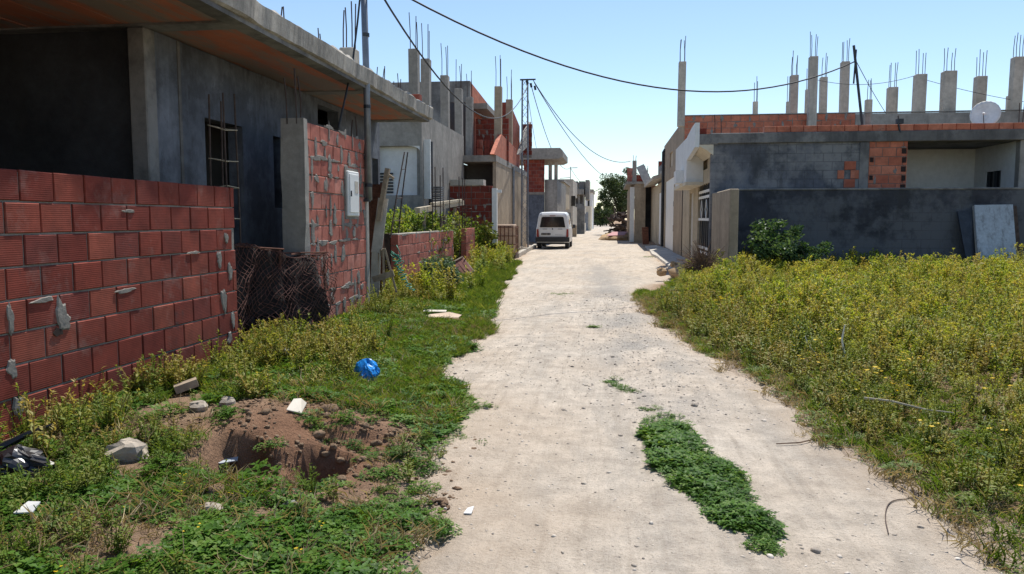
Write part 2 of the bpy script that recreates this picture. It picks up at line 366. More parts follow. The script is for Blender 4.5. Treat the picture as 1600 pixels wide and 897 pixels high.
Zr = Zr-.035*(1-sst(0, .12, ed))
road = grid_obj('road', X, Y, Zr, M['road'], kind='structure')
a = road.data.attributes.new('edge', 'FLOAT', 'POINT')
lwarm = np.clip(1-(X-le[:, None])/1.1, 0, 1)*sst(9, 4, Y)*.55
a.data.foreach_set('value', np.clip(np.maximum(sst(.45, 0, ed)*.45, lwarm)*(.4+fbm(X*3, Y*3, 3)), 0, 1).ravel())
a = road.data.attributes.new('gravel', 'FLOAT', 'POINT')
gv = np.exp(-((X-.35+.05*(Y-8))/.45)**2)*sst(5, 7, Y)*sst(30, 18, Y)*sst(.36, .52, fbm(X*1.3, Y*.7, 4))
a.data.foreach_set('value', np.clip(gv*1.0, 0, 1).ravel())

# raised pavement along the right-hand houses and its broken kerb
py = [19.8, 22, 24, 26, 28, 30, 32, 34, 36, 38, 41]; rg = random.Random(5)
mb = MB(); top = []
prev = None
for i, y in enumerate(py):
    xa = 1.72+rg.uniform(-.06, .06)+(.25 if i == 0 else 0); z = .27-.012*i
    cur = [(xa-.05, y, -.1), (xa, y, .075), (2.6, y, .26-.01*i), (2.6, y, -.1)]
    if prev: mb.add(prev+cur, [(0,4,5,1), (1,5,6,2), (2,6,7,3)])
    else: mb.add(cur, [(0,1,2,3)])
    prev = cur
mb.add(prev, [(3,2,1,0)])
B('pavement', mb, M['pave'], kind='structure')
kb = MB(); y = 29.2; i = 0
kerb = T('kerb', 'low broken concrete kerb on the left beside the white van', 'kerb', (-3.72, 34, .05))
while y < 39.5:
    L = rg.uniform(.75, 1.0); x = float(np.interp(y, [29, 40], [-3.62, -3.95])); q = MB()
    q.beam((x, y, .09+rg.uniform(-.012, .012)), (x-.03*L, y+L-.03, .09+rg.uniform(-.012, .012)), .16, .2); bevel(B('kerb_stone', q, M['pave'], kerb), .02); y += L

# ------------------------------------------------------------------ bricks
_bm = {}
def brick_mesh(L, Dp, Hh, mat, var):
    key = (round(L, 3), round(Dp, 3), round(Hh, 3), mat.name, var)
    if key in _bm: return _bm[key]
    rg = random.Random(hash((var, 5))); c = .006; me = D.meshes.new('brick'); j = lambda a=.0022: rg.uniform(-a, a)
    vs = []
    for (yy, ins) in ((-Dp/2, c), (-Dp/2+c, 0), (Dp/2-c, 0), (Dp/2, c)):
        for (sx, sz) in ((-1,-1), (1,-1), (1,1), (-1,1)): vs.append((sx*(L/2-ins)+j(), yy+j(.001), sz*(Hh/2-ins)+j()))
    fs = [(0,1,2,3), (15,14,13,12)]
    for k in range(3):
        for i in range(4): fs.append((4*k+i, 4*k+4+i, 4*k+4+(i+1) % 4, 4*k+(i+1) % 4))
    me.from_pydata(vs, [], fs); me.update(); fixnormals(me); me.materials.append(mat); _bm[key] = me; return me
def brick_wall(parent, p0, ang, L, Hh, Dp, mat, bl=.30, bh=.20, j=.013, seed=0, skip=None, core=True, coremat=None, start=0, out=.009, smear=0, rows=None, cov=.5, spots=()):
    """courses of single brick objects on a recessed mortar core; u runs along ang from p0, the seen face is to the right of u"""
    rg = random.Random(seed); u = Vector((math.cos(ang), math.sin(ang), 0)); n = Vector((math.sin(ang), -math.cos(ang), 0))
    base = Vector(p0); RL = rootloc(parent); row = 0; z = 0; cen = []
    while z+bh*.6 < Hh:
        a = -(bl+j)*(.5 if (row+start) % 2 else 0)-rg.uniform(0, .02)
        while a < L-.03:
            x0 = max(a, 0); x1 = min(a+bl, L)
            if x1-x0 > .06 and not (skip and skip(row, x0, x1, z)):
                o = D.objects.new('brick', brick_mesh(bl, Dp, bh, mat, rg.randrange(4))); COL.objects.link(o); o.parent = parent
                c = base+u*((x0+x1)/2)-n*(Dp/2)+n*rg.uniform(0, .007)+Vector((0,0,z+bh/2))
                o.location = c-RL; o.rotation_euler = (rg.uniform(-.006, .006), rg.uniform(-.006, .006), ang+rg.uniform(-.008, .008)); o.scale = ((x1-x0)/bl, 1, 1)
                cen.append((x0, x1, z))
            a += bl+j
        z += bh+j; row += 1
    if core:
        mb = MB(); t0, t1 = out, Dp-out; q = []
        for (uu, dd) in ((.006, t0), (L-.006, t0), (L-.006, t1), (.006, t1)):
            pnt = base+u*uu-n*dd; q.append((pnt.x, pnt.y))
        mb.prism(q, 'z', base.z-.15, base.z+(rows or z)-j-.014); B('mortar_core', mb, coremat or M['mortar'], parent)
    if smear or spots:
        mb = MB()
        for k in range(smear+len(spots)):
            x0, x1, zz = rg.choice(cen); jx = rg.random() < .7
            cu, cz = (x1+j/2, zz+rg.uniform(.02, bh)) if jx else (rg.uniform(x0, x1), zz+bh+rg.uniform(-.01, .03))
            ru, rz = (rg.uniform(.016, .06), rg.uniform(.05, .13)) if jx else (rg.uniform(.05, .16), rg.uniform(.014, .035))
            ru *= cov*2
            if k >= smear: cu, cz, ru, rz = spots[k-smear]
            if cu-ru < 0 or cu+ru > L: continue
            K = 22; cc = base+u*cu+Vector((0,0,cz)); ph = [rg.uniform(0, 6.28) for _ in range(5)]; ring = []
            for i in range(K):
                t = 2*math.pi*i/K; f = 1+.16*math.sin(2*t+ph[0])+.14*math.sin(3*t+ph[1])+.11*math.sin(5*t+ph[2])+.09*math.sin(8*t+ph[3])
                ring.append(cc+u*(ru*f*math.cos(t))+Vector((0,0,rz*f*math.sin(t)))+n*.004)
            th_ = rg.uniform(.0085, .0105); top = [cc+(q-cc)*.8+n*th_ for q in ring]
            mb.add(ring+top, [(i, (i+1) % K, K+(i+1) % K, K+i) for i in range(K)]+[tuple(range(K, 2*K))])
        B('mortar_smear', mb, M['mortar'], parent, kind='stuff')
    return cen
def rebars(parent, x, y, z, h, n=3, w=.2, r=.011, rg=random, mat=None, spread=.03, z0=None):
    pts = [(-1,-1), (1,-1), (1,1), (-1,1), (0,-1), (0,1)][:n]
    for (a, c) in pts:
        hh = h*rg.uniform(.75, 1.05); q = MB()
        q.tube([(x+a*w/2, y+c*w/2, (z-.05) if z0 is None else z0), (x+a*w/2+rg.uniform(-spread, spread)*.3, y+c*w/2, z+hh*.5), (x+a*w/2+rg.uniform(-spread, spread), y+c*w/2, z+hh)], r, 5)
        B('rebar', q, mat or M['rebar'], parent)
def column(parent, x, y, z0, z1, w=.25, d=None, h=.9, n=3, mat=None, r=.011, seed=0):
    d = d or w; rg = random.Random(seed or int(abs(x*331+y*77+z1*13))); q = MB(); lean = rg.uniform(-.012, .012)*(z1-z0)
    q.add([(x-w/2,y-d/2,z0), (x+w/2,y-d/2,z0), (x+w/2,y+d/2,z0), (x-w/2,y+d/2,z0), (x-w/2+lean,y-d/2,z1), (x+w/2+lean,y-d/2,z1), (x+w/2+lean,y+d/2,z1), (x-w/2+lean,y+d/2,z1)],
          [(3,2,1,0), (4,5,6,7), (0,1,5,4), (1,2,6,5), (2,3,7,6), (3,0,4,7)])
    c = B('column', q, mat or M['conc_lt'], parent); bevel(c, .012)
    if h: rebars(c, x+lean, y, z1, h, n, w*.62, r, rg)
    return c

# ================================================================== LEFT SIDE
PI = math.pi
W1X = -3.85
# ---- low brick garden wall in the foreground
t = T('brick_garden_wall', 'low red hollow brick wall in the left foreground without a cap', 'wall', (W1X-.07, 5.5, .0))
y0, y1 = 2.6, YX(366, W1X)
brick_wall(t, (W1X, y0, -.085), PI/2, y1-y0, 1.86, .15, M['brick'], seed=4, smear=0, start=1, spots=[(YX(a, W1X)-y0, ZX(a, c, W1X)+.085, r1, r2) for a, c, r1, r2 in ((352, 372, .035, .06), (340, 405, .05, .075), (356, 425, .04, .1), (345, 470, .05, .13), (358, 500, .04, .08), (352, 530, .05, .06), (87, 492, .05, .12), (92, 505, .07, .05), (6, 500, .03, .1), (4, 580, .04, .07), (12, 640, .05, .08), (190, 455, .12, .02), (200, 330, .1, .012), (60, 470, .1, .02), (300, 395, .1, .015))])
q = MB()
for (yy, zz, r) in ((YX(80, W1X), ZX(80, 521, W1X), .03), (YX(20, W1X), ZX(20, 622, W1X), .016), (YX(366, W1X)-.1, ZX(355, 540, W1X), .02)):
    ring = [(W1X+.0105, yy+r*(1.5+.4*math.sin(k*3))*math.cos(k*PI/5), zz+r*(1+.3*math.cos(k*2))*math.sin(k*PI/5)) for k in range(10)]
    q.add(ring+[(a-.004, b_, c_) for a, b_, c_ in ring], [tuple(range(10))]+[(k, (k+1) % 10, 10+(k+1) % 10, 10+k) for k in range(10)])
B('broken_hole', q, M['brick_hole'], t)

# ---- taller wall with a concrete pillar
W2X = -3.72; ya = YX(481, W2X); yb = YX(574, W2X); zt = ZX(481, 190, W2X)
t = T('pillar_wall', 'tall mortar-smeared brick wall with a raw concrete pillar at its near end', 'wall', (W2X-.1, (ya+yb)/2, 0))
bw = brick_wall(t, (W2X, ya, zt-12*.213-.0), PI/2, yb-ya-.1, 12*.213, .14, M['brick_pink'], seed=9, smear=150, cov=.62)
q = MB(); n = 9; ring = []
for i in range(n+1):
    z = -.1+(zt+.02+.1)*i/n; j = lambda: random.uniform(-.012, .012)
    ring.append([(W2X-.27+j(), ya-.13+j(), z), (W2X+.02+j(), ya-.13+j(), z), (W2X+.02+j(), ya+.005+j()*.5, z), (W2X-.27+j(), ya+.005+j()*.5, z)])
for i in range(n):
    q.add(ring[i]+ring[i+1], [(k, (k+1) % 4, 4+(k+1) % 4, 4+k) for k in range(4)])
q.add(ring[0], [(3,2,1,0)]); q.add(ring[-1], [(0,1,2,3)])
c = B('pillar', q, M['conc'], t); rebars(c, W2X-.12, ya-.065, zt, .62, 3, .12, .010)
q = MB().box(W2X-.16, W2X+.02, yb-.1, yb+.03, -.1, zt-.05); c = bevel(B('end_pier', q, M['conc'], t), .012); rebars(c, W2X-.09, yb-.25, zt-.1, .42, 2, .08, .010)
# meter cabinet on that wall
ca, cb = YX(540, W2X), YX(557, W2X); za, zb = ZX(548, 338, W2X), ZX(548, 268, W2X)
t = T('meter_cabinet', 'white electric meter cabinet set into the smeared brick wall', 'cabinet', (W2X, (ca+cb)/2, za))
q = MB().box(W2X-.05, W2X+.022, ca-.05, cb+.05, za-.04, zb+.04); B('surround', q, M['mortar'], t)
q = MB().box(W2X, W2X+.05, ca, cb, za, zb); bevel(B('box_body', q, M['paint_white'], t), .012)
q = MB().box(W2X+.05, W2X+.062, ca+.04, cb-.04, za+.05, zb-.04); d = bevel(B('door', q, M['paint_white'], t), .006)
q = MB().box(W2X+.062, W2X+.066, (ca+cb)/2-.0, cb-.09, za+.33, zb-.14); B('meter_window', q, M['conc_lt'], d)
q = MB().box(W2X+.062, W2X+.075, ca+.06, ca+.08, za+.28, za+.36); B('lock', q, M['steel_dk'], d)

# ---- service pole on the wall end
PX, PY = W2X+.07, yb-.12
t = T('service_pole', 'grey steel service pole strapped to the end of the brick wall', 'pole', (PX, PY, 1.75))
q = MB().tube([(PX, PY, 1.78), (PX-.01, PY, 3.6), (PX-.035, PY, 5.35)], .05, 12); B('pole_tube', q, M['steel'], t, smooth=True)
for zz in (1.98, 3.15, 4.2):
    q = MB().tube([(PX-.003*zz+.004, PY, zz), (PX-.003*zz+.004, PY, zz+.05)], .056, 12); B('strap', q, M['steel_dk'], t)
B('bracket', MB().box(PX-.09, PX+.01, PY-.06, PY+.06, 1.76, 1.80), M['steel_dk'], t); B('bracket', MB().box(W2X-.0, PX, PY-.03, PY+.03, 2.4, 2.44), M['steel_dk'], t)
q = MB().tube([(PX-.03, PY, 4.95), (PX+.14, PY, 4.93)], .014, 6).tube([(PX+.12, PY, 4.87), (PX+.14, PY, 4.93), (PX+.15, PY, 4.99)], .035, 8); B('insulator', q, M['cable'], t)
pts = [(PX-.05, PY, 5.0), (PX-.08, PY-.01, 4.2), (PX-.02, PY-.15, 3.6), (PX-.12, PY-.5, 3.1), (PX-.22, PY-.9, 2.75), (PX-.2, PY-1.0, 2.68)]
B('drop_cable', MB().tube([(PX-.045, PY-.04, 5.0), (PX-.09, PY-.12, 4.4), (PX-.1, PY-.35, 3.75), (PX-.13, PY-.62, 3.2), (PX-.16, PY-.82, 2.78)], .014, 6), M['cable'], loc=(PX-.16, PY-.82, 2.75), label='black cable hanging beside the steel service pole down to the brick wall', category='cable')

# ---- rusty wire netting heaped in the gap between the walls
ga, gb = y1-.02, ya-.17
t = T('rusty_netting', 'heap of rusty wire netting hung over a frame between two brick walls', 'netting', (W2X-.1, (ga+gb)/2, 0))
def netpt(u, v):
    """u across the gap 0..1, v from the back of the top (0) over the bend (.3) down to the ground (1)"""
    yy = ga-.0+(gb-ga+.42)*u; zt_ = 1.22-.16*u+.05*math.sin(u*7)
    if v < .3:
        k = v/.3; x = -4.6+(.55+.55*u)*k; z = zt_+.10*(1-k)-.06*math.sin(k*3)
    else:
        k = (v-.3)/.7; x = -4.05+.55*u+(.14*math.sin(u*9+k*3)+.10)*k+.05*math.sin(u*17)*k; z = zt_*(1-k)+.06*k; yy += .07*math.sin(k*5+u*4)
        if u > .75: x += (u-.75)*.5*math.sin(k*PI)*.6
    return Vector((x+.02*math.sin(u*31+v*17), yy+.02*math.sin(v*40+u*9), z+.015*math.sin(u*23+v*31)))
q = MB(); NU, NV = 26, 34
for s in (1, -1):
    for i in range(-NV, NU+NV):
        pts = []
        for k in range(NV+1):
            uu = (i+s*k*.62)/NU+.008*math.sin(k*5+i)
            if 0 <= uu <= 1: pts.append(netpt(uu, k/NV))
            elif len(pts) > 1: q.tube(pts, .0042, 4, False); pts = []
            else: pts = []
        if len(pts) > 1: q.tube(pts, .0042, 4, False)
B('wire_net', q, M['rustnet'], t, kind='stuff')
rg = random.Random(8)
for (u0, u1, v0, v1) in ((.0, .33, .31, .96), (.30, .60, .31, .88), (.55, .86, .32, .97), (.0, .62, .02, .31), (.6, .98, .05, .31)):
    q = MB(); A = 8; Bn = 10; vs = []
    for i in range(A+1):
        for k in range(Bn+1):
            uu = u0+(u1-u0)*i/A; vv = v0+(v1-v0)*k/Bn*(1-.25*abs(math.sin(i*1.3)))
            if k == Bn: uu += rg.uniform(-.04, .04)
            p_ = netpt(uu, min(vv, 1)); p_.x -= .05+.035*math.sin(i*1.7+k*.4); vs.append(p_)
    q.add(vs, [(i*(Bn+1)+k, (i+1)*(Bn+1)+k, (i+1)*(Bn+1)+k+1, i*(Bn+1)+k+1) for i in range(A) for k in range(Bn)])
    o = B('torn_sacking', q, M['rustdark'], t, smooth=True); md = o.modifiers.new('solid', 'SOLIDIFY'); md.thickness = .006
for (a, b_) in ((netpt(.02, .26), netpt(.5, .3)), (netpt(.55, .22), netpt(.92, .3)), (netpt(.6, .3), netpt(.98, .22))):
    B('frame_tube', MB().tube([a+Vector((0,0,.015)), b_+Vector((0,0,.015))], .009, 7), M['rust'], t)
for u in (.5, .96): B('frame_leg', MB().tube([netpt(u, .3)-Vector((.05,0,0)), Vector((netpt(u, .3).x-.05, netpt(u, .3).y, -.02))], .016, 6), M['rust'], t)

# ---- unfinished house with overhanging roof slab (left)
FX = -4.75; hy0 = YX(234, FX)+.07; hy1 = YX(595, FX); SZ = 3.45; SE = -3.62
t = T('unfinished_house', 'unfinished bare concrete house with a wide overhanging roof slab on the left', 'house', (-8, 11, 0)); H1 = t
ops = []
for (pa, pb, ptop, pbot) in ((325, 383, 192, None), (430, 446, 215, 325), (500, 532, 170, 200), (583, 592, 248, 292)):
    u0 = YX(pa, FX)-hy0; u1 = YX(pb, FX)-hy0
    ops.append((u0, u1, ZX((pa+pb)/2, pbot, FX) if pbot else 0, ZX((pa+pb)/2, ptop, FX)))
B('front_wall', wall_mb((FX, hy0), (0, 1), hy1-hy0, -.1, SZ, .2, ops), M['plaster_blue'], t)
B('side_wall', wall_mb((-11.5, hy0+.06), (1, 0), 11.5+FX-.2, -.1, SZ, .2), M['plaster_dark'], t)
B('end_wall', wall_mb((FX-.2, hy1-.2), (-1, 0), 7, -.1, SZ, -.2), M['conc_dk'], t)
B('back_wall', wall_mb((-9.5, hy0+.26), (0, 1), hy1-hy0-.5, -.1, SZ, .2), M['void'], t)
B('inner_shade_wall', wall_mb((-11.5, -1.0), (0, 1), hy0+1.05, -.1, SZ, .2), M['plaster_dark'], t)  # unseen side wall, added to keep the recess dark
for (yy) in (YX(383, FX)+.35, YX(446, FX)+.8): B('partition', MB().box(-9.3, FX-.2, yy, yy+.15, -.1, SZ-.002), M['void'], t)
q = MB().box(FX-.17, FX+.02, hy0-.07, hy0+.12, -.1, SZ-.004); bevel(B('corner_pilaster', q, M['conc_dk'], t), .012)
q = MB().box(FX-.12, FX+.012, hy0+.55, hy0+.6, -.1, SZ-.006); B('formwork_seam', q, M['conc_dk'], t)
# roof slab: concrete edge beams, ribs and rows of red hollow-block infill seen from below
q = MB(); S = 220; sy0, sy1 = -1.0, YX(676, SE); vs = []
for i in range(S+1):
    yy = sy0+(sy1-sy0)*i/S; e = (fbm(i*.16, 3., 4)-.5)*.07; e2 = (fbm(i*.3, 8., 4)-.5)*.09
    vs += [(-12, yy, SZ+.04), (SE+e-.03, yy, SZ+.04), (SE+e, yy, SZ+.055+e2*.3), (SE+e+.015, yy, SZ+.26), (SE+e-.02, yy, SZ+.29+e2), (-12, yy, SZ+.29)]
fs = [(i*6+k, i*6+(k+1) % 6, (i+1)*6+(k+1) % 6, (i+1)*6+k) for i in range(S) for k in range(6)]+[(0,1,2,3,4,5), tuple(S*6+k for k in (5,4,3,2,1,0))]
slab = B('roof_slab', q.add(vs, fs), concrete('slab_edge_concrete', (.37,.34,.295), .4, .8, 1.6, stain=(.09,.085,.08), bstr=.9), t)
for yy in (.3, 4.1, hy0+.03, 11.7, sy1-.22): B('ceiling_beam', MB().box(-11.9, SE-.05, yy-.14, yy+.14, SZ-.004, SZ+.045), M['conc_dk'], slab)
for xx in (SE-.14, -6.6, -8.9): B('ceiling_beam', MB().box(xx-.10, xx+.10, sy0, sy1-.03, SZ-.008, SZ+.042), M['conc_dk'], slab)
B('rear_shade_wall', wall_mb((-11.5, -1.1), (1, 0), 11.5+FX, -.1, SZ, .2), M['plaster_dark'], H1)  # unseen wall behind the camera, added to stop light reaching the recess
m_, nt_, b_ = newmat('ceiling_blocks'); p_ = pos(nt_)
c_ = ramp(nt_, noise_n(nt_, p_, 2.2, 6, .7), [(.3, (.40,.115,.06)), (.7, (.50,.17,.09))])
c_ = mixc(nt_, ramp(nt_, noise_n(nt_, p_, 1.4, 7, .75, (1.6, .3, 1)), [(.44, 0.), (.56, .9)]), c_, (.23,.205,.175))
nt_.links.new(c_, b_.inputs['Base Color']); b_.inputs['Roughness'].default_value = .9
M['ceil'] = m_
for (xa, xb) in ((-11.8, -9.02), (-8.78, -6.72), (-6.48, SE-.26)):
    for (ya_, yb_) in ((sy0, .16), (.44, 3.96), (4.24, hy0-.11), (hy0+.17, 11.56), (11.84, sy1-.36)):
        n = max(1, round((xb-xa)/.55)); w_ = (xb-xa)/n
        if xb > -4: ww = [(xa+w_*k, xa+w_*(k+1)-.012) for k in range(n)]
        else: ww = [(xa, xb)]
        for (a_, c_) in ww:
            B('ceiling_block_row', MB().box(a_, c_, ya_, yb_, SZ+.012+random.uniform(0, .008), SZ+.043), M['ceil'], slab)
# rebar starters, stub column and a few bricks on the roof
for (pp, ptop) in ((443, 10), (500, 50), (598, 100), (622, 118)):
    yy = YX(pp, -4.3); c = B('rebar_starter', MB().box(-4.38, -4.22, yy-.09, yy+.09, SZ+.28, SZ+.33), M['conc'], t); rebars(c, -4.3, yy, SZ+.32, ZX(pp, ptop, -4.3)-SZ-.32, 3, .12, .009)
yy = YX(551, -4.25); column(t, -4.25, yy, SZ+.27, ZX(551, 80, -4.25), .24, .3, .7, 4)
brick_wall(t, (-4.7, sy1-.35, SZ+.3), 0, .95, .2, .2, M['brick'], seed=3, core=False)
# rebar cage beside the doorway
t = T('rebar_cage', 'rusty rebar column cage standing in front of the dark doorway', 'rebar', (-4.3, 8.3, 0))
rx, ry_ = -4.32, (YX(338, -4.3)+YX(372, -4.3))/2
for (a, c, ptop) in ((-.09,-.13,152), (.09,-.13,150), (-.09,.13,157), (.09,.13,146)):
    B('bar', MB().tube([(rx+a, ry_+c, 0), (rx+a*1.1, ry_+c*1.05, 1.4), (rx+a*.9, ry_+c, ZX(355, ptop, -4.3))], .011, 6), M['rebar'], t)
for z in (.5, 1.0, 1.5, 1.85, 2.15, 2.5):
    e = random.uniform(-.03, .03); pts = [(rx-.1, ry_-.14, z+e), (rx+.1, ry_-.14, z-e), (rx+.1, ry_+.14, z), (rx-.1, ry_+.14, z+e), (rx-.1, ry_-.14, z+e)]
    B('stirrup', MB().tube(pts, .006, 5), M['dry'], t)

# ---- rusty sheet gate, propped boards, trestle, hose: the clutter behind the wall end
t = T('rusty_sheet_gate', 'rusty brown sheet metal gate just beyond the smeared brick wall', 'gate', (-4.3, 12.6, 0))
gx0 = XY(577, 12.6); gx1 = XY(599, 12.6); gzt = ZY(585, 288, 12.6)
B('sheet', MB().box(gx0, gx1, 12.6, 12.62, .05, gzt), M['rust'], t)
for xx in (gx0+.02, gx1-.02): B('frame_post', MB().box(xx-.02, xx+.02, 12.57, 12.6, .0, gzt+.02), M['rust'], t)
for zz in (.3, 1.0, 1.8): B('rail', MB().box(gx0, gx1, 12.575, 12.598, zz, zz+.04), M['rust'], t)
yy = 12.2
def at12(px, py, y=12.2): return Vector(P(px, py, y=y))
B('leaning_board', MB().beam(at12(588, 395), at12(599, 310, 12.35), .17, .025, (0,1,0)).beam(at12(585, 480), at12(588, 393), .15, .025, (0,1,0)), M['conc_lt'], loc=at12(585, 480), label='pale weathered board leaning on the rusty sheet gate', category='board')
B('propped_timber', MB().beam(at12(592, 345), at12(606, 263), .07, .09, (0,1,0)).beam(at12(603, 271), at12(615, 279), .05, .04), M['wood'], loc=at12(592, 345), label='grey timber off-cut propped at the top of the leaning board', category='timber')
t = T('wooden_trestle', 'grey wooden trestle with crossed legs in front of the yard entrance', 'trestle', at12(600, 455))
for (a, c) in (((596, 390), (580, 462)), ((599, 388), (600, 465)), ((601, 388), (621, 462)), ((592, 395), (590, 470))): B('leg', MB().beam(at12(*a), at12(*c, 12.0+random.random()*.3), .035, .03), M['wood'], t)
B('cross_board', MB().beam(at12(583, 437), at12(615, 427), .1, .03, (0,1,0)), M['wood'], t)
rg = random.Random(21); pts = []; c_ = at12(614, 392, 12.25)
for k in range(46):
    s_ = k/45; w_ = .11*(1-s_)+.03; pts.append(c_+Vector((.05+.28*s_*s_+w_*math.sin(k*1.9)*rg.uniform(.5, 1.2), rg.uniform(-.1, .1), -.66*s_+.10*math.cos(k*2.3)*rg.uniform(.4, 1.2)*(1-s_))))
B('garden_hose', MB().tube([pts[0]]+[(pts[i]*.25+pts[i+1]*.75) if j else (pts[i]*.75+pts[i+1]*.25) for i in range(len(pts)-1) for j in (0, 1)]+[pts[-1]], .008, 6), M['green_hose'], loc=pts[-1], smooth=True, label='tangled green hose hanging at the near end of the low pink brick wall', category='hose')

# ---- low pink brick wall with gap
W3X = -4.1; ya = YX(621, W3X); yb = YX(708, W3X); zt = 1.2
t = T('low_brick_wall', 'low dusty pink brick wall behind the dark green bush', 'wall', (W3X-.08, (ya+yb)/2, .1))
brick_wall(t, (W3X, ya, zt-6*.213), PI/2, yb-ya, 6*.213-.02, .15, M['brick_pink'], seed=31, smear=40, cov=.5)
B('dark_end_boards', MB().box(W3X-.3, W3X-.16, ya-.02, ya+.1, 0, zt+.02), M['wood_dk'], t)
B('cap', MB().box(W3X-.16, W3X+.004, ya-.006, yb, zt-.012, zt+.012), M['conc_lt'], t)
ya2, yb2 = YX(728, W3X), YX(742, W3X)
t = T('brick_pier', 'short dusty brick pier beside the dark timber screen', 'pier', (W3X-.08, (ya2+yb2)/2, .1))
brick_wall(t, (W3X, ya2, 1.24-6*.213), PI/2, yb2-ya2, 6*.213-.02, .15, M['brick_pink'], seed=33)
t = T('timber_screen', 'dark old timber boards closing the gap in the pink brick wall', 'screen', (W3X-.3, (yb+ya2)/2, .1))
for k in range(6):
    yy = yb+(ya2-yb)*(k+.5)/6; tl = random.uniform(-.12, .12)
    B('board', MB().beam((W3X-.35, yy-tl, .0), (W3X-.33, yy+tl, 1.62-random.random()*.25), .03, (ya2-yb)/6*.95, (0,1,0)), M['wood_dk'], t)
# rebar cages of the yard wall
for i, (pp, ptop, n, lab) in enumerate(((618, 240, 2, 'two long rusty rebars leaning at the near end of the low pink wall'), (693, 257, 4, 'rebar cage with stirrups standing behind the low pink wall'), (718, 275, 2, 'pair of thin rebars rising beside the dark timber screen'), (737, 278, 3, 'thin rebar bundle rising from the short brick pier'))):
    yy = YX(pp, W3X); t = T('rebar_bundle', lab, 'rebar', (W3X-.1, yy, .1)); rg = random.Random(i+40); zt_ = ZX(pp, ptop, W3X)
    if n == 2 and i == 0:
        for (a, c) in ((610, 632), (622, 637)):
            B('bar', MB().tube([Vector(P(a, 372, x=W3X-.1)), Vector(P((a+c)/2-1, 305, x=W3X-.1)), Vector(P(c, 238, x=W3X-.1))], .014, 6), M['rebar'], t)
        for (py_, a, c) in ((265, 629, 634), (310, 621, 629), (345, 614, 626)): B('stirrup', MB().tube([Vector(P(a, py_, x=W3X-.1)), Vector(P(c, py_-1, x=W3X-.1))], .008, 5), M['rebar'], t)
    else:
        for k in range(n):
            a, c = [(-.1,-.16), (.1,.16), (-.1,.16), (.1,-.16)][k]
            B('bar', MB().tube([(W3X-.14+a, yy+c, .1), (W3X-.14+a, yy+c, zt_-rg.uniform(0, .3))], .013, 5), M['rebar'], t)
        if n == 4:
            for k in range(8): 
                z = 1.95+k*.045+rg.uniform(-.01, .01); B('stirrup', MB().tube([(W3X-.25, yy-.17, z), (W3X-.03, yy-.17, z), (W3X-.03, yy+.17, z), (W3X-.25, yy+.17, z), (W3X-.25, yy-.17, z)], .012, 5), M['steel_dk'], t)
        for z in (1.35, 1.55, 1.8): B('stirrup', MB().tube([(W3X-.25, yy-.17, z), (W3X-.03, yy-.17, z), (W3X-.03, yy+.17, z), (W3X-.25, yy+.17, z), (W3X-.25, yy-.17, z)], .009, 5), M['rebar'], t)
a_, c_ = Vector(P(652, 329, x=-4.5)), Vector(P(722, 317, x=-4.5))
t = T('rough_beam', 'rough pale timber beam lying across trestle posts behind the pink wall', 'beam', a_)
B('beam_timber', MB().beam(a_, c_, .12, .13).beam(a_+(c_-a_)*.25+Vector((.03,0,.1)), c_+Vector((.03,-.3,.07)), .1, .07), M['dry'], t)
for k in (.12, .8): q_ = a_+(c_-a_)*k; B('post', MB().beam((q_.x-.02, q_.y-.15, 0), (q_.x, q_.y, q_.z-.06), .07, .07).beam((q_.x-.02, q_.y+.2, 0), (q_.x, q_.y, q_.z-.06), .07, .07), M['wood'], t)
# fallen slatted crate in front of the gap
def crate(px):
    t = T('fallen_crate', 'red-brown slatted panel fallen in the grass by the brick pier', 'panel', P(722, 432, z=.12))
    A, Bc, Cc, Dd = (Vector(P(*p_, y=y_)) for p_, y_ in (((707, 411), 17.9), ((723, 402), 18.05), ((741, 424), 17.75), ((727, 434), 17.65)))
    nrm = (Bc-A).cross(Dd-A).normalized()
    for k in range(3):
        f0, f1 = k/3+.02, (k+1)/3-.03
        B('slat', MB().beam(A.lerp(Bc, (f0+f1)/2), Dd.lerp(Cc, (f0+f1)/2), (Bc-A).length*.3, .02, nrm), M['wood_red'], t)
    for f in (.0, .34, .67, 1.): B('batten', MB().beam(A.lerp(Bc, f)+nrm*.012, Dd.lerp(Cc, f)+nrm*.012, .022, .035, nrm), M['wood'], t)
    for (p0, p1) in ((A, Bc), (Dd, Cc)): B('end_rail', MB().beam(p0-nrm*.02, p1-nrm*.02, .03, .03, nrm), M['wood'], t)
crate(0)
# caged water tank
ty, tx = 27.3, (XY(776, 27)+XY(803, 27))/2
t = T('caged_tank', 'beige plastic bulk tank in a rusty wire cage by the kerb', 'tank', (tx, ty, .2))
q = MB(); hw, hd = .36, .45; poly = [(tx-hw+.06, ty-hd), (tx+hw-.06, ty-hd), (tx+hw, ty-hd+.06), (tx+hw, ty+hd-.06), (tx+hw-.06, ty+hd), (tx-hw+.06, ty+hd), (tx-hw, ty+hd-.06), (tx-hw, ty-hd+.06)]
q.prism(poly, 'z', .28, 1.22); q.prism([(tx+(a-tx)*.9, ty+(b__-ty)*.9) for a, b__ in poly], 'z', 1.221, 1.3); bevel(B('tank_body', q, plain('aged_beige_plastic', (.46,.33,.23), .6, 0, .15, 4), t), .03)
for k in range(5): xx = tx-hw+.07+k*(2*hw-.14)/4; B('cage_bar', MB().tube([(xx, ty-hd-.02, .2), (xx, ty-hd-.02, 1.25)], .012, 6), M['rust'], t)
for k in range(4): yy = ty-hd+.1+k*(2*hd-.2)/3; B('cage_bar', MB().tube([(tx+hw+.02, yy, .2), (tx+hw+.02, yy, 1.25)], .012, 6), M['rust'], t)
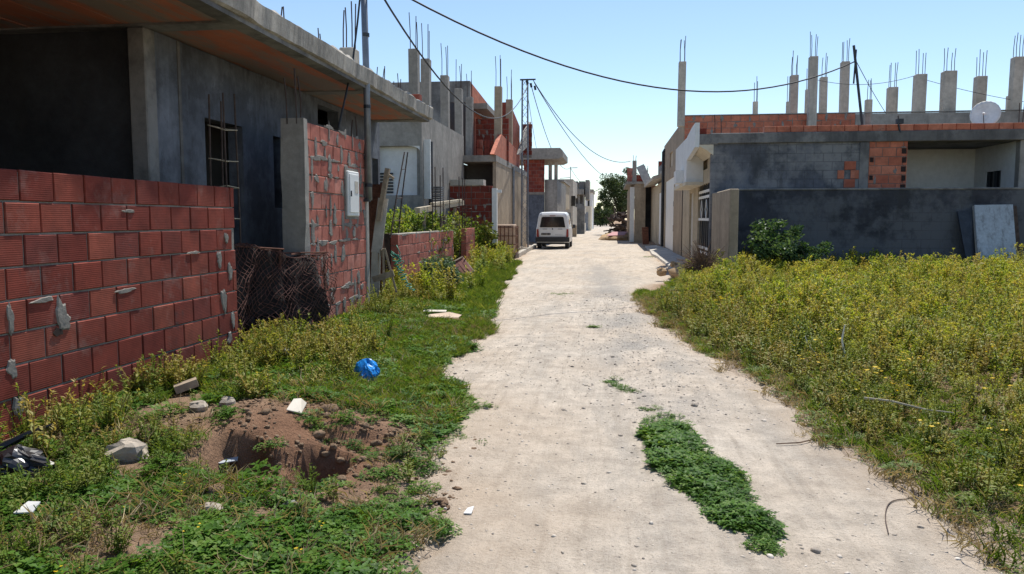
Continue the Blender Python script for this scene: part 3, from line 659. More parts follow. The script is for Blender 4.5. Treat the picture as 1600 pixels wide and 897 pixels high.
for z in (.3, .6, .9, 1.2): B('cage_ring', MB().tube([(tx-hw-.02, ty-hd-.02, z), (tx+hw+.02, ty-hd-.02, z), (tx+hw+.02, ty+hd+.02, z)], .012, 6), M['rust'], t)
B('pallet', MB().box(tx-hw-.03, tx+hw+.03, ty-hd-.03, ty+hd+.03, .1, .24), M['wood_dk'], t)

# ---- second house (two storeys, columns on top, brick upper rooms)
t = T('two_storey_house', 'unfinished two-storey concrete and brick house with bare roof columns on the left', 'house', (-7, 26, 0)); H2 = t
bx = -5.4; by0 = 21.7; by1 = 28.0; zw = 4.54
zr0, zr1 = ZY(630, 305, by0), ZY(630, 228, by0); xr0, xr1 = XY(590, by0), XY(657, by0)
B('front_wall', wall_mb((-12, by0), (1, 0), 12+bx-.0, -.1, zw, .2, [(12+xr0, 12+xr1, zr0, zr1)]), M['conc'], t)
q = MB().box(xr0-.2, xr1+.25, by0+.22, by0+.3, zr0-.1, zr1+.2); rec = B('recess_back', q, M['white'], t)

q = MB(); R_ = .35
poly = [(xr1+.005, zr1+.005)]+[(xr1-R_+R_*math.sin(k*PI/12), zr1-.16+.16*math.cos(k*PI/12)) for k in range(7)]
q.prism(poly, 'y', by0+.01, by0+.19); B('rounded_corner', q, M['white'], t)
q = MB()
wx0, wx1, wz0, wz1 = XY(606, by0+.95), XY(626, by0+.95), ZY(615, 303, by0+.95), ZY(615, 275, by0+.95)
for k in range(7): zz = wz0+(wz1-wz0)*k/6; q.box(wx0, wx1, by0+.18, by0+.215, zz, zz+.05)
B('window_shutter', q, M['steel_dk'], t)
B('street_wall', wall_mb((bx, by0+.2), (0, 1), by1-by0-.2, -.1, zw-.03, .2), M['conc'], t)
for pp, ptop in ((650, 80), (667, 95), (697, 120), (718, 140), (734, 153)):
    yy = YX(pp, bx-.15); column(t, bx-.15, yy, zw-.2 if pp < 718 else 3.9, ZX(pp, ptop, bx-.15), .26, .3, 1.0, 3, M['conc'], .012)
B('downpipe', MB().tube([(bx+.06, YX(671, bx), 0), (bx+.06, YX(671, bx), ZX(671, 222, bx))], .06, 8), M['steel_dk'], t)
# roof deck of the ground floor
B('floor_slab', MB().box(-12, bx-.21, by0+.21, 30., 3.7, 3.9), M['conc'], t)
# garage block
gx0, gx1 = bx+.0, -4.2
zl0, zl1 = ZY(745, 253, by1), ZY(745, 243, by1)
B('porch_slab', MB().box(gx0-.15, gx1+.02, by1-.12, 38.2, zl0, zl1), M['conc'], t)
B('porch_side', MB().box(gx0-.35, gx0-.2, by1+.0, by1+1.6, 0, zl0-.004), M['void'], t)
B('porch_back', MB().box(gx0-.5, gx1-.22, by1+1.6, by1+1.75, 0, zl0-.002), M['void'], t)
px_ = XY(771, by1)
B('porch_pier', MB().box(px_-.02, gx1, by1, 38.1, -.1, zl0-.003), M['beige_wall'], t)
B('street_parapet', MB().prism([(YX(772, gx1), zl1+.003), (YX(806, gx1), zl1+.003), (YX(806, gx1), ZX(806, 232, gx1)), (YX(784, gx1), ZX(784, 210, gx1))], 'x', gx1-.15, gx1), M['brick_orange'], t)
B('downpipe', MB().tube([(gx1+.06, YX(800, gx1), 0), (gx1+.06, YX(800, gx1), ZX(800, 262, gx1)), (gx1+.0, YX(798, gx1), ZX(798, 258, gx1))], .05, 8), M['steel'], t)
# upper block behind: dark frontal wall, brick street side
uy = 30.; ux = XY(735, uy); uz = ZY(700, 127, uy)
B('upper_wall', wall_mb((-14, uy), (1, 0), 14+ux, 3.9, uz, .2, [(14+XY(700, uy), 14+XY(712, uy), 3.9, ZY(706, 160, uy)), (14+XY(722, uy), 14+XY(729, uy), 3.9, ZY(725, 160, uy))]), M['conc_dk'], t)
B('upper_back', MB().box(-13.9, ux-.2, uy+2.5, uy+2.6, 3.9, uz-.3), M['void'], t)
uy2 = YX(770, ux)
B('upper_side', MB().prism([(uy+.2, 4.), (uy2, 4.), (uy2, ZX(770, 172, ux)), (uy+.2, uz-.01)], 'x', ux-.18, ux), M['brick_orange'], t)
B('stair_flight', MB().prism([(uy+.5, ZX(740, 162, ux+.3)), (uy2-.3, ZX(768, 190, ux+.3)), (uy2-.3, ZX(768, 182, ux+.3)), (uy+.5, ZX(740, 153, ux+.3))], 'x', ux+.02, ux+.6), M['conc'], t)
brick_wall(t, (XY(738, uy), uy+.9, zl1+.0), 0, XY(790, uy)-XY(738, uy), ZY(760, 180, uy)-zl1, .15, M['brick'], seed=51, smear=20)
for k, (pp) in enumerate((745, 757)):
    brick_wall(t, (XY(pp-3, by1), by1+.5+.01*k, zl1+.002), 0, .2, ZY(750, 214, by1)-zl1, .2, M['brick'], bl=.2, bh=.3, seed=60+k, core=False)
for pp, ptop in ((779, 136), (796, 156)):
    yy = YX(pp, gx1-.15); column(t, gx1-.17, yy, zl1, ZX(pp, ptop, gx1-.15), .27, .3, 1.2, 3, M['beige_wall'], .012)
B('side_room', MB().prism([(34., zl1), (37.8, zl1), (37.8, 6.0), (34., 6.6)], 'x', gx1-.9, gx1-.3), M['brick'], t)
B('stair_wall', MB().prism([(YX(806, gx1), ZX(806, 242, gx1)), (YX(824, gx1), ZX(824, 225, gx1)), (YX(825, gx1), ZX(825, 190, gx1)), (YX(816, gx1), ZX(816, 205, gx1))], 'x', gx1+.03, gx1+.15), M['conc'], t)
brick_wall(t, (XY(815, 37.7), 37.7, ZY(820, 242, 37.7)), 0, .5, 1.6, .15, M['brick'], seed=66, core=True)
# low brick yard wall before the garage, with a white post and slab on top
ly = 25.5; lx0, lx1 = XY(675, ly), XY(769, ly); lz = ZY(735, 292, ly)
t = T('yard_wall', 'saturated red brick yard wall with a concrete slab lying on top', 'wall', ((lx0+lx1)/2, ly, .1))
brick_wall(t, (lx0, ly, .05), 0, lx1-lx0, lz-.05, .18, M['brick'], bl=.29, seed=71, smear=30)
B('gate_post', MB().box(lx1+.01, lx1+.17, ly-.1, ly+.1, 0, lz-.05).box(lx1+.17, lx1+.32, ly-.05, ly+.05, lz-.2, lz-.1), M['paint_white'], t)
B('plaster_end', MB().box(XY(590, ly-1.5), lx0+.1, ly-1.5, ly-1.36, 0, ZY(640, 303, ly-1.5)), M['conc_dk'], t)
a0, a1 = XY(700, 25), XY(735, 25)
B('concrete_slab', MB().box(a0, XY(752, 25), 25.42, 25.95, lz+.05, lz+.24).box(a0+.3, XY(744, 25), 25.5, 25.8, lz-.01, lz+.049), M['conc_lt'], loc=(a0, 25.6, lz), label='pale concrete slab balanced on the red yard wall', category='slab')

# ---- third house: slab roof on posts over a brick room
y3 = 46.
t = T('slab_roof_house', 'grey house with flat slab roof on posts above a red brick room', 'house', (-6, 49, 0))
def X3(p): return XY(p, y3)
def Z3(p): return ZY(850, p, y3)
B('roof_slab', MB().prism([(-9, Z3(250)), (X3(872), Z3(249)), (X3(879), Z3(246)), (X3(879), Z3(236)), (X3(875), Z3(232)), (-9, Z3(232))], 'y', y3-.3, y3+5), M['conc'], t)
B('lower_wall', MB().box(-9, X3(850), y3+.1, y3+.3, 0, Z3(300)), M['plaster_blue'], t)
brick_wall(t, (X3(818), y3+.05, Z3(300)), 0, X3(850)-X3(818), Z3(251)-Z3(300), .2, M['brick'], seed=81)
for pp in (857, 866): B('post', MB().box(X3(pp)-.1, X3(pp)+.1, y3+.5+.01*pp % 1, y3+.75+.01*pp % 1, Z3(285), Z3(248)), M['conc_lt'], t)
B('ground_floor', MB().box(X3(850)+.002, X3(870), y3+.3, y3+9, 0, Z3(281)), M['conc'], t)
# fourth house: beige with projecting balcony
y4 = 55.
def X4(p): return XY(p, y4)
def Z4(p): return ZY(870, p, y4)
t = T('balcony_house', 'beige house with a boxy projecting upper floor above a shaded porch', 'house', (-5, 60, 0))
B('upper_floor', wall_mb((X4(853), y4), (1, 0), X4(879)-X4(853), Z4(325), Z4(284), 9.), M['beige'], t)
B('roof_lip', MB().box(X4(851), X4(881), y4-.1, y4+9.1, Z4(284)+.003, Z4(284)+.16), M['conc'], t)
B('lower_wall', MB().box(X4(850), X4(872), y4+1.4, y4+8.9, 0, Z4(325)-.003), M['cream'], t)
for pp in (872, ): B('porch_post', MB().box(X4(pp)-.1, X4(pp)+.12, y4+.1, y4+.4, 0, Z4(325)-.004), M['cream'], t)
B('window', MB().box(X4(854), X4(857.5), y4+1.37, y4+1.399, Z4(338), Z4(328)), M['glass'], t)
B('door', MB().box(X4(862), X4(868), y4+1.37, y4+1.399, 0, Z4(331)), M['wood_dk'], t)
yy = YX(881, X4(879)); B('side_window', MB().box(X4(879)+.003, X4(879)+.03, y4+1.2, y4+3.0, Z4(318), Z4(298)), M['glass'], t)
B('railing', MB().box(X4(858), X4(880), y4+.1, y4+.2, 0, Z4(358)), M['brick_pink'], t)
# fifth, sixth houses and the white one at the end of the street
y5 = 66.
def X5(p): return XY(p, y5)
def Z5(p): return ZY(890, p, y5)
t = T('grey_flat_house', 'narrow grey flat-roofed house with blank upper wall next to the beige balcony', 'house', (-5, 70, 0))
B('wall', wall_mb((X5(872), y5), (1, 0), X5(895)-X5(872), 0, Z5(280), 8, [(1.1, 1.45, Z5(322), Z5(306)), (.2, 1.1, 0, Z5(332))]), M['conc_lt'], t)
B('window', MB().box(X5(872)+1.1, X5(872)+1.45, y5+.1, y5+.15, Z5(322), Z5(306)), M['glass'], t)
B('door', MB().box(X5(872)+.2, X5(872)+1.1, y5+.1, y5+.15, 0, Z5(332)), M['steel'], t)
B('terrace_wall', MB().box(X5(882), X5(895)+.4, y5-1.6, y5-1.45, 0, Z5(352)), M['beige_wall'], t)
y6 = 80.
def X6(p): return XY(p, y6)
def Z6(p): return ZY(905, p, y6)
t = T('open_frame_house', 'bare concrete frame house with open upper storey far along the left side', 'house', (-5, 86, 0))
B('ground_floor', wall_mb((X6(893), y6), (1, 0), X6(911)-X6(893), 0, Z6(322), 9, [(.4, 1.3, 1.0, 2.1)]), M['conc_lt'], t)
B('window', MB().box(X6(893)+.4, X6(893)+1.3, y6+.15, y6+.2, 1.0, 2.1), M['glass'], t)
B('middle_floor', MB().box(X6(893), X6(912), y6-.6, y6+9, Z6(304), Z6(296)), M['conc'], t)
B('balcony', MB().box(X6(896), X6(914), y6-1., y6-.6, Z6(335), Z6(322)+.2), M['conc_dk'], t)
for (a, c) in ((893, 896), (903, 906), (910.5, 913)): B('column', MB().box(X6(a), X6(c), y6, y6+.3, Z6(322)+.003, Z6(304)-.003), M['conc'], t)
B('back_wall', MB().box(X6(893), X6(912), y6+3, y6+3.2, Z6(322)+.003, Z6(304)-.003), M['conc_dk'], t)
for (a, c) in ((893.5, 902), (904, 913)): B('upper_room', MB().box(X6(a), X6(c), y6+.4, y6+5, Z6(296)+.003, Z6(283)), M['conc_dk'], t)
B('roof_edge', MB().box(X6(914), X6(920), y6+.3, y6+4.8, Z6(312), Z6(281)), M['conc'], t)
B('yard_wall', MB().box(X6(893), X6(915), y6-3, y6-2.8, 0, Z6(328)), M['conc_dk'], t)
y7 = 112.
def X7(p): return XY(p, y7)
t = T('white_house', 'small white house at the far end of the left row', 'house', (-5, 116, 0))
B('wall', MB().box(X7(914), X7(925.5), y7, y7+9, 0, ZY(920, 301, y7)), M['white'], t)
B('roof_lip', MB().box(X7(913), X7(927), y7-.3, y7+9.2, ZY(920, 301, y7)+.003, ZY(920, 296, y7)), M['conc'], t)
B('window', MB().box(X7(918), X7(921), y7-.06, y7-.003, ZY(920, 322, y7), ZY(920, 312, y7)), M['glass'], t)
t = T('yellow_annex', 'low cream annex between the frame house and the white house', 'annex', (-6, 98, 0))
B('wall', MB().box(XY(912, 98), XY(923, 98), 98, 104, 0, ZY(918, 322, 98)), M['cream'], t)
B('gate', MB().box(XY(914, 98), XY(919, 98), 97.9, 97.99, 0, ZY(918, 332, 98)), M['steel'], t)

# ---- lattice electricity pylon by the left kerb
ty_ = 35.; tx_ = XY(820, ty_)
t = T('lattice_pole', 'slender steel lattice electricity pole beside the two-storey house', 'pole', (tx_, ty_, 0))
ztop = ZY(820, 124, ty_); w0, w1 = .15, .12
def lat(k, z):
    ww = w0+(w1-w0)*z/ztop; a, c = [(-1,-1), (1,-1), (1,1), (-1,1)][k]; return Vector((tx_+a*ww, ty_+c*ww, z))
for k in range(4): B('leg', MB().beam(lat(k, 0), lat(k, ztop), .035, .035), M['steel'], t)
q = MB(); nz = 22
for i in range(nz):
    za, zb = ztop*i/nz, ztop*(i+1)/nz
    for k in range(4):
        a, c = (k, (k+1) % 4) if i % 2 else ((k+1) % 4, k); q.beam(lat(a, za), lat(c, zb), .022, .014)
B('lattice_bracing', q, M['steel'], t)
B('cross_arm', MB().beam((tx_-.2, ty_-.2, ztop-.05), (tx_+.5, ty_-.2, ztop-.05), .06, .06), M['steel_dk'], t)
for k in range(3): B('insulator', MB().tube([(tx_+.1+k*.18, ty_-.25, ztop-.1-.12*k), (tx_+.14+k*.18, ty_-.25, ztop-.28-.12*k)], .05, 8), M['cable'], t)

# ---- overhead cables
def cable(label, a, b, sag, r=.014, n=28):
    a = Vector(a); b = Vector(b); pts = [a.lerp(b, k/n)-Vector((0,0,4*sag*(k/n)*(1-k/n))) for k in range(n+1)]
    B('overhead_cable', MB().tube(pts, r, 5), M['cable'], loc=a, smooth=True, label=label, category='cable')
A = Vector((PX+.15, PY, 4.95)); Lp = Vector((tx_+.2, ty_-.25, ztop-.2))
cable('black overhead cable from the service pole to the lattice pole', A, Lp, 1.75, .017)
Rp = Vector(P(1336, 96, y=19.7)); cable('long sagging overhead cable crossing the street to the right-hand roof', A+Vector((.02,0,.06)), Rp, 1.12, .016)
R2p = Vector(P(985, 252, y=48)); cable('overhead cable from the lattice pole to the brick pier house', Lp+Vector((.2,0,.1)), R2p, 1.15, .018)
cable('lower overhead cable running from the lattice pole past the street tree', Lp+Vector((.25,0,0)), Vector(P(960, 283, y=75)), .9, .02)
Fp = Vector(P(891, 262, y=66)); cable('overhead cable from the lattice pole over the slab roof house', Lp+Vector((.1,0,-.1)), Fp, 1.3, .017)
cable('overhead cable beyond the thin roof mast towards the far houses', Fp, Vector(P(926, 297, y=112)), .5, .02)
cable('thin guy cable dropping from the lattice pole to the third house', Lp+Vector((-.1,0,-.2)), Vector(P(838, 231, y=44)), .1, .012)
g0 = Vector(P(1336, 92, y=19.75)); cable('thin guy wire slanting down right from the slanted roof pole', g0, Vector(P(1385, 178, y=27.6)), .05, .009)
cable('thin wire strung between the tall roof columns on the right', Vector(P(1265, 122, y=27.5)), Vector(P(1427, 119, y=28.6)), .25, .009)
cable('thin wire leaving the roof columns towards the right edge', Vector(P(1427, 119, y=28.6)), Vector(P(1640, 165, y=28)), .1, .009)
B('roof_mast', MB().tube([(Fp.x, 66.4, Z5(281)), (Fp.x, 66.4, Fp.z+.1)], .035, 6).tube([(Fp.x-.9, 66.4, Z5(281)+.15), (Fp.x, 66.4, Z5(277))], .025, 5).tube([(Fp.x+.0, 66.4, Fp.z), (Fp.x+.6, 66.4, Fp.z+.02)], .03, 5), M['steel'], loc=(Fp.x, 66.4, Z5(281)), label='thin metal mast on the grey flat roof far left', category='mast')
lx, ly_ = XY(927, 118), 118.
t = T('street_lamp', 'small street lamp with a long arm near the white house', 'street lamp', (lx, ly_, 0))
lz = ZY(930, 297, ly_); B('lamp_post', MB().tube([(lx, ly_, 0), (lx, ly_, lz)], .07, 6), M['steel'], t); B('lamp_arm', MB().tube([(lx, ly_, lz-.3), (lx+.9, ly_, lz+.15)], .05, 6), M['steel'], t); B('lamp_head', MB().box(lx+.7, lx+1.35, ly_-.12, ly_+.12, lz+.08, lz+.22), M['steel'], t)

# ---- van
def van():
    y0 = 38.2; cx = (XY(836, y0)+XY(891, y0))/2; Wd = .82
    t = T('parked_van', 'white small panel van parked on the left, seen from behind', 'van', (cx, y0+2, 0))
    M['vanw'] = plain('white_car_paint', (.74,.75,.75), .3, 0, .03, 2, .5); M['blackplastic'] = plain('black_plastic', (.03,.03,.033), .6)
    M['tail'] = plain('red_lens', (.25,.012,.012), .25, 0, .1, 4, .6)
    def sec(y, zt, zb, wt, wm, zl=.32):
        return [(-wm*.97, zl), (-wm, .5), (-wm, zb), (-wm*.975, zb+.06), (-wt-.05, zt-.16), (-wt, zt-.06), (-wt*.86, zt-.005), (0, zt+.02), (wt*.86, zt-.005), (wt, zt-.06), (wt+.05, zt-.16), (wm*.975, zb+.06), (wm, zb), (wm, .5), (wm*.97, zl)]
    st = [(0.02, 1.70, 1.02, .60, .78), (.10, 1.80, 1.03, .66, Wd), (.5, 1.84, 1.03, .68, Wd+.02), (1.6, 1.85, 1.02, .68, Wd+.02), (2.4, 1.78, 1.0, .66, Wd+.02), (2.75, 1.62, .98, .62, Wd+.01), (3.25, 1.12, .92, .66, Wd), (3.8, .98, .85, .64, Wd-.03), (4.05, .80, .70, .6, Wd-.1)]
    vs = []; fs = []
    for (y, zt, zb, wt, wm) in st: vs += [(cx+a, y0+y, z) for a, z in sec(y, zt, zb, wt, wm)]
    n = 15
    for i in range(len(st)-1):
        for k in range(n): fs.append((i*n+k, i*n+(k+1) % n, (i+1)*n+(k+1) % n, (i+1)*n+k))
    fs.append(tuple(range(n))); fs.append(tuple((len(st)-1)*n+k for k in range(n-1, -1, -1)))
    body = B('body', MB().add(vs, fs), M['vanw'], t, smooth=False); bevel(body, .02, 2)
    B('rear_window', MB().prism([(cx-.635, 1.08), (cx+.635, 1.08), (cx+.545, 1.56), (cx+.48, 1.60), (cx-.48, 1.60), (cx-.545, 1.56)], 'y', y0-.002, y0+.03), M['glass'], t)
    for s in (-1, 1):
        d = B('rear_door', MB().prism([(cx+s*.008, .62), (cx+s*.64, .62), (cx+s*.67, 1.02), (cx+s*.008, 1.02)], 'y', y0+.0, y0+.03), M['vanw'], t); bevel(d, .01)
        B('handle_trim', MB().box(cx+s*.38-.11, cx+s*.38+.11, y0-.012, y0-.001, .985, 1.005), M['blackplastic'], d)
        B('tail_light', MB().prism([(cx+s*.67, .60), (cx+s*.80, .60), (cx+s*.79, .98), (cx+s*.70, 1.0)], 'y', y0-.01, y0+.09), M['tail'], t)
        B('side_window', MB().prism([(y0+.4, 1.12), (y0+1.35, 1.12), (y0+1.35, 1.5), (y0+.5, 1.5)], 'x', cx+s*.79, cx+s*.80), M['glass'], t)
        B('wing_mirror', MB().box(cx+s*.86, cx+s*1.0, y0+2.75, y0+2.85, 1.02, 1.2).box(cx+s*.8, cx+s*.9, y0+2.78, y0+2.82, 1.0, 1.05), M['blackplastic'], t)
        for wy in (.62, 3.3):
            w_ = B('wheel', MB().tube([(cx+s*.60, y0+wy, .30), (cx+s*.80, y0+wy, .30)], .30, 20), M['blackplastic'], t); B('rim', MB().tube([(cx+s*.79, y0+wy, .30), (cx+s*.808, y0+wy, .30)], .19, 16), M['steel'], w_)
    B('bumper', MB().prism([(cx-.84, .36), (cx+.84, .36), (cx+.84, .58), (cx+.66, .60), (cx-.66, .60), (cx-.84, .58)], 'y', y0-.09, y0+.12), M['blackplastic'], t)
    B('underbody', MB().box(cx-.6, cx+.6, y0+.1, y0+3.9, .24, .36), M['blackplastic'], t)
    pl = B('number_plate', MB().box(cx-.56, cx-.10, y0-.014, y0-.001, .70, .80), M['blackplastic'], t)
    q = MB()
    for k, ww in enumerate((.05, .03, .05, .07, .03, .05)): q.box(cx-.53+k*.07, cx-.53+k*.07+ww*.7, y0-.017, y0-.015, .725, .775)
    B('plate_characters', q, M['conc_lt'], pl)
    B('badge', MB().tube([(cx, y0-.012, 1.0), (cx, y0, 1.0)], .035, 10), M['blackplastic'], t)
    B('door_lettering', MB().box(cx+.12, cx+.5, y0-.004, y0-.001, .70, .715), M['steel'], t)
    B('high_brake_light', MB().box(cx-.14, cx+.14, y0+.0, y0+.03, 1.64, 1.665), M['tail'], t)
van()
# scrap and rubble by the kerb next to the van
rg = random.Random(12)
t = T('scrap_heap', 'small heap of scrap boards and rubble beside the van by the lattice pole', 'scrap', (-4.35, 33.5, .1))
for k in range(7): a = Vector((-4.5+rg.uniform(-.1, .5), 33+rg.uniform(-.8, 2.2), .15+rg.uniform(0, .2))); B('plank', MB().beam(a, a+Vector((rg.uniform(-.2, .5), rg.uniform(-.6, .6), rg.uniform(-.1, .5))), .1, .025), M['wood'], t)
for k in range(8): B('stone', MB().rock((-4.3+rg.uniform(-.3, .5), 32.6+rg.uniform(-.8, 2.), .16), .14, .14, .1, k), M['stone'], t)
B('metal_sheet', MB().beam((-4.6, 34.6, .1), (-4.45, 34.6, 1.1), .5, .02, (0,1,0)), M['steel'], t)

# ================================================================== RIGHT SIDE
RX = 2.45
# ---- front single-storey house
t = T('right_house', 'single-storey house with dark stained end wall and beige street front on the right', 'house', (6, 23, .3)); HR = t
ey = 19.5; zs0, zs1 = 3.33, 3.58
xl = XY(1109, ey); xr = XY(1588, ey); xrec = XY(1414, ey); xb0, xb1 = XY(1354, ey), XY(1413, ey); zb = 2.15
B('end_wall', wall_mb((xl, ey), (1, 0), xb0-xl, 0, zs0, .2), M['plaster_wet'], t)
xc0 = XY(1339, ey); bevel(B('end_column', MB().box(xc0, xb0-.01, ey-.03, ey+.1, 0, zs0-.003), M['conc_dk'], t), .01)
brick_wall(t, (xb0, ey, zb-.02), 0, xb1-xb0, zs0-zb+.02, .2, M['brick_orange'], seed=91, smear=6)
q = MB()
for k in range(5): q.box(xb1-.13+.02*(k % 2), xb1-.02, ey-.012, ey-.004, zb+.04+k*.213, zb+.17+k*.213)
for k in (1, 3): q.box(xb0+.02, xb0+.1, ey-.012, ey-.004, zb+.06+k*.213, zb+.17+k*.213)
B('hollow_ends', q, M['brick_hole'], t)
# exposed brick patch in the render
q = MB(); 
rg = random.Random(4)
for (r, c) in ((0,1), (1,0), (1,1), (2,1)):
    zz = 2.25+r*.213; x0 = xc0-.06-.3*(2-c)+.15*(r % 2)
    brick_wall(t, (x0+.02, ey-.012, zz), 0, .27-.12*(c == 0), .2-.03*(r % 2), .05, M['brick_orange'], bl=.27, seed=100+r*3+c, core=False)
B('lower_wall_behind', wall_mb((xb0, ey), (1, 0), 14-xb0, 0, zb-.022, .2), M['plaster_base'], t)
B('right_wall', wall_mb((xr, ey), (1, 0), 14-xr, zb, zs0-.001, .2), M['conc'], t)
by_ = ey+2.3; xw = xr+.02
win = (YX(1560, xw), YX(1537, xw), ZX(1548, 300, xw), ZX(1548, 268, xw))
B('terrace_back', MB().box(xrec-.3, xw+.2, by_, by_+.15, 1.2, zs0-.002), M['white'], t)
B('terrace_side', wall_mb((xw, ey+.2), (0, 1), by_-ey-.2, 1.2, zs0-.003, -.2, [(win[0]-ey-.2, win[1]-ey-.2, win[2], win[3])]), M['white'], t)
B('terrace_left', MB().box(xrec-.25, xrec-.02, ey+.2, by_, 1.2, zs0-.004), M['conc'], t)
B('terrace_floor', MB().box(xrec-.2, xw, ey+.2, by_, 1.2, 1.35), M['conc'], t)
wn = B('window', MB().box(xw+.08, xw+.1, win[0], win[1], win[2], win[3]), M['glass'], t)
q = MB()
for (a, c) in ((win[0], win[0]+.05), (win[1]-.05, win[1]), ((win[0]+win[1])/2-.02, (win[0]+win[1])/2+.02)): q.box(xw+.02, xw+.079, a, c, win[2], win[3])
B('window_frame', q, M['steel_dk'], wn)
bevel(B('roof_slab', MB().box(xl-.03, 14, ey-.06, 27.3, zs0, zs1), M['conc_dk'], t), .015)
brick_wall(t, (XY(1190, ey), ey-.02, zs1+.004), 0, 14-XY(1190, ey)-3.9, .15, .2, M['brick_orange'], bl=.3, bh=.145, seed=95, core=False)
B('parapet_end_render', MB().box(10.15, 11.5, ey-.02, ey+.3, zs1+.003, zs1+.22), M['conc_lt'], t)
# street front of that house
fy1 = 27.4
ops = [(YX(1108, RX)-ey, YX(1090, RX)-ey, .25, ZX(1100, 288, RX)), (YX(1082.5, RX)-ey, YX(1077, RX)-ey, .25, ZX(1080, 302, RX)), (YX(1104, RX)-ey, YX(1096, RX)-ey, ZX(1100, 266, RX), ZX(1100, 243, RX))]
B('street_wall', wall_mb((RX, ey+.2), (0, 1), fy1-ey-.2, 0, zs0-.004, -.2, [(max(.03, a-.2), b__-.2, c, d) for a, b__, c, d in ops]), M['beige'], t)
B('window', MB().box(RX+.1, RX+.12, ey+ops[2][0], ey+ops[2][1], ops[2][2], ops[2][3]), M['beige_wall'], t)
B('side_door', MB().box(RX+.06, RX+.1, ey+ops[1][0], ey+ops[1][1], .27, ops[1][3]), plain('pale_door', (.5,.47,.42), .5), t)
g = B('entrance_gate', MB().box(RX+.13, RX+.16, ey+.2, ey+ops[0][1], .25, ops[0][3]), plain('gate_black', (.02,.022,.026), .7), t)
ga_, gb_ = max(ey+.22, ey+ops[0][0]), ey+ops[0][1]
for k in range(6): yy = ga_+(gb_-ga_)*(k+.3)/6; B('gate_bar', MB().box(RX+.03, RX+.06, yy, yy+.04, .3, ops[0][3]), M['steel_dk'], g)
for zz in (.55, .68, 1.45, 2.05, 2.2): B('gate_rail', MB().box(RX+.02, RX+.075, ga_, gb_, zz, zz+.07), M['paint_white'], g)
for k in range(2):
    yy = ga_+(gb_-ga_)*(.3+.4*k); q = MB(); zc = 1.75
    pts = [(RX+.015, yy, zc-.25), (RX+.015, yy+.2, zc), (RX+.015, yy, zc+.25), (RX+.015, yy-.2, zc), (RX+.015, yy, zc-.25)]; B('gate_lozenge', q.tube(pts, .015, 5), M['paint_white'], g)
# canopy with white parapet
cxo = XY(1083, ey); yk = YX(1071, cxo); ye = YX(1054, cxo)
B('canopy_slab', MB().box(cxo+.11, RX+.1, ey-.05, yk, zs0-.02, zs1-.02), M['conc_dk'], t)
B('canopy_soffit', MB().prism([(RX+.0, zs0-.28), (cxo+.3, zs0-.16), (cxo+.112, zs0-.06), (cxo+.112, zs0-.023), (RX+.0, zs0-.023)], 'y', ey-.04, yk), M['cream'], t)
B('white_parapet', MB().prism([(ey-.05, zs0-.08), (yk, zs0-.25), (yk, zs1+.12), (20.2, zs1+.24), (ey-.05, zs1+.26)], 'x', cxo, cxo+.108), M['white'], t)
B('white_balcony', MB().box(cxo, RX-.002, yk+.003, ye, ZX(1070, 288, cxo+.1), zs1+.11), M['white'], t)
B('balcony_ledge', MB().box(cxo-.03, RX-.003, yk-.1, ye+.05, ZX(1070, 293, cxo+.1), ZX(1070, 288, cxo+.1)-.003), M['cream'], t)
B('meter_box', MB().box(cxo-.2, cxo-.003, yk+.9, yk+1.7, ZX(1068, 286, cxo), ZX(1068, 266, cxo)), M['white'], t)
brick_wall(t, (XY(1083, ey+.2), ey+.15, zs1+.005), 0, .3, .15, .2, M['brick'], bl=.28, bh=.14, seed=97, core=False)
for pp in (1114, 1124):
    c = B('rebar_starter', MB().box(XY(pp, ey+.5)-.05, XY(pp, ey+.5)+.05, ey+.45, ey+.55, zs1, zs1+.05), M['conc'], t); rebars(c, XY(pp, ey+.5), ey+.5, zs1, .5, 1, .0, .012)
# satellite dish
dx, dy, dz = XY(1531, 20.6), 20.6, ZY(1531, 180, 20.6)
t = T('satellite_dish', 'white satellite dish on the right-hand roof edge', 'satellite dish', (dx, dy, zs1))
q = MB(); vs = []; fs = []; ax = Vector((-.45, -.8, .38)).normalized(); e1 = ax.cross(Vector((0,0,1))).normalized(); e2 = e1.cross(ax)
for i in range(6):
    r = .36*i/5
    for k in range(20): a = 2*PI*k/20; p_ = Vector((dx, dy, dz))+e1*r*math.cos(a)*.92+e2*r*math.sin(a)+ax*(r*r*.45); vs.append(p_)
for i in range(5):
    for k in range(20): fs.append((i*20+k, i*20+(k+1) % 20, (i+1)*20+(k+1) % 20, (i+1)*20+k))
o = B('reflector', q.add(vs, fs), plain('dish_enamel', (.74,.71,.66), .5), t, smooth=True); md = o.modifiers.new('s', 'SOLIDIFY'); md.thickness = .012
B('mount', MB().tube([(dx+.05, dy+.1, zs1), (dx+.03, dy+.08, dz-.05), (dx, dy+.02, dz)], .025, 8), M['steel_dk'], t)
B('feed_arm', MB().tube([Vector((dx, dy, dz))-e2*.34+ax*.05, Vector((dx, dy, dz))-e2*.2+ax*.42], .012, 6), M['steel'], t)
B('receiver', MB().tube([Vector((dx, dy, dz))-e2*.2+ax*.42, Vector((dx, dy, dz))-e2*.14+ax*.34], .03, 8), M['paint_white'], t)
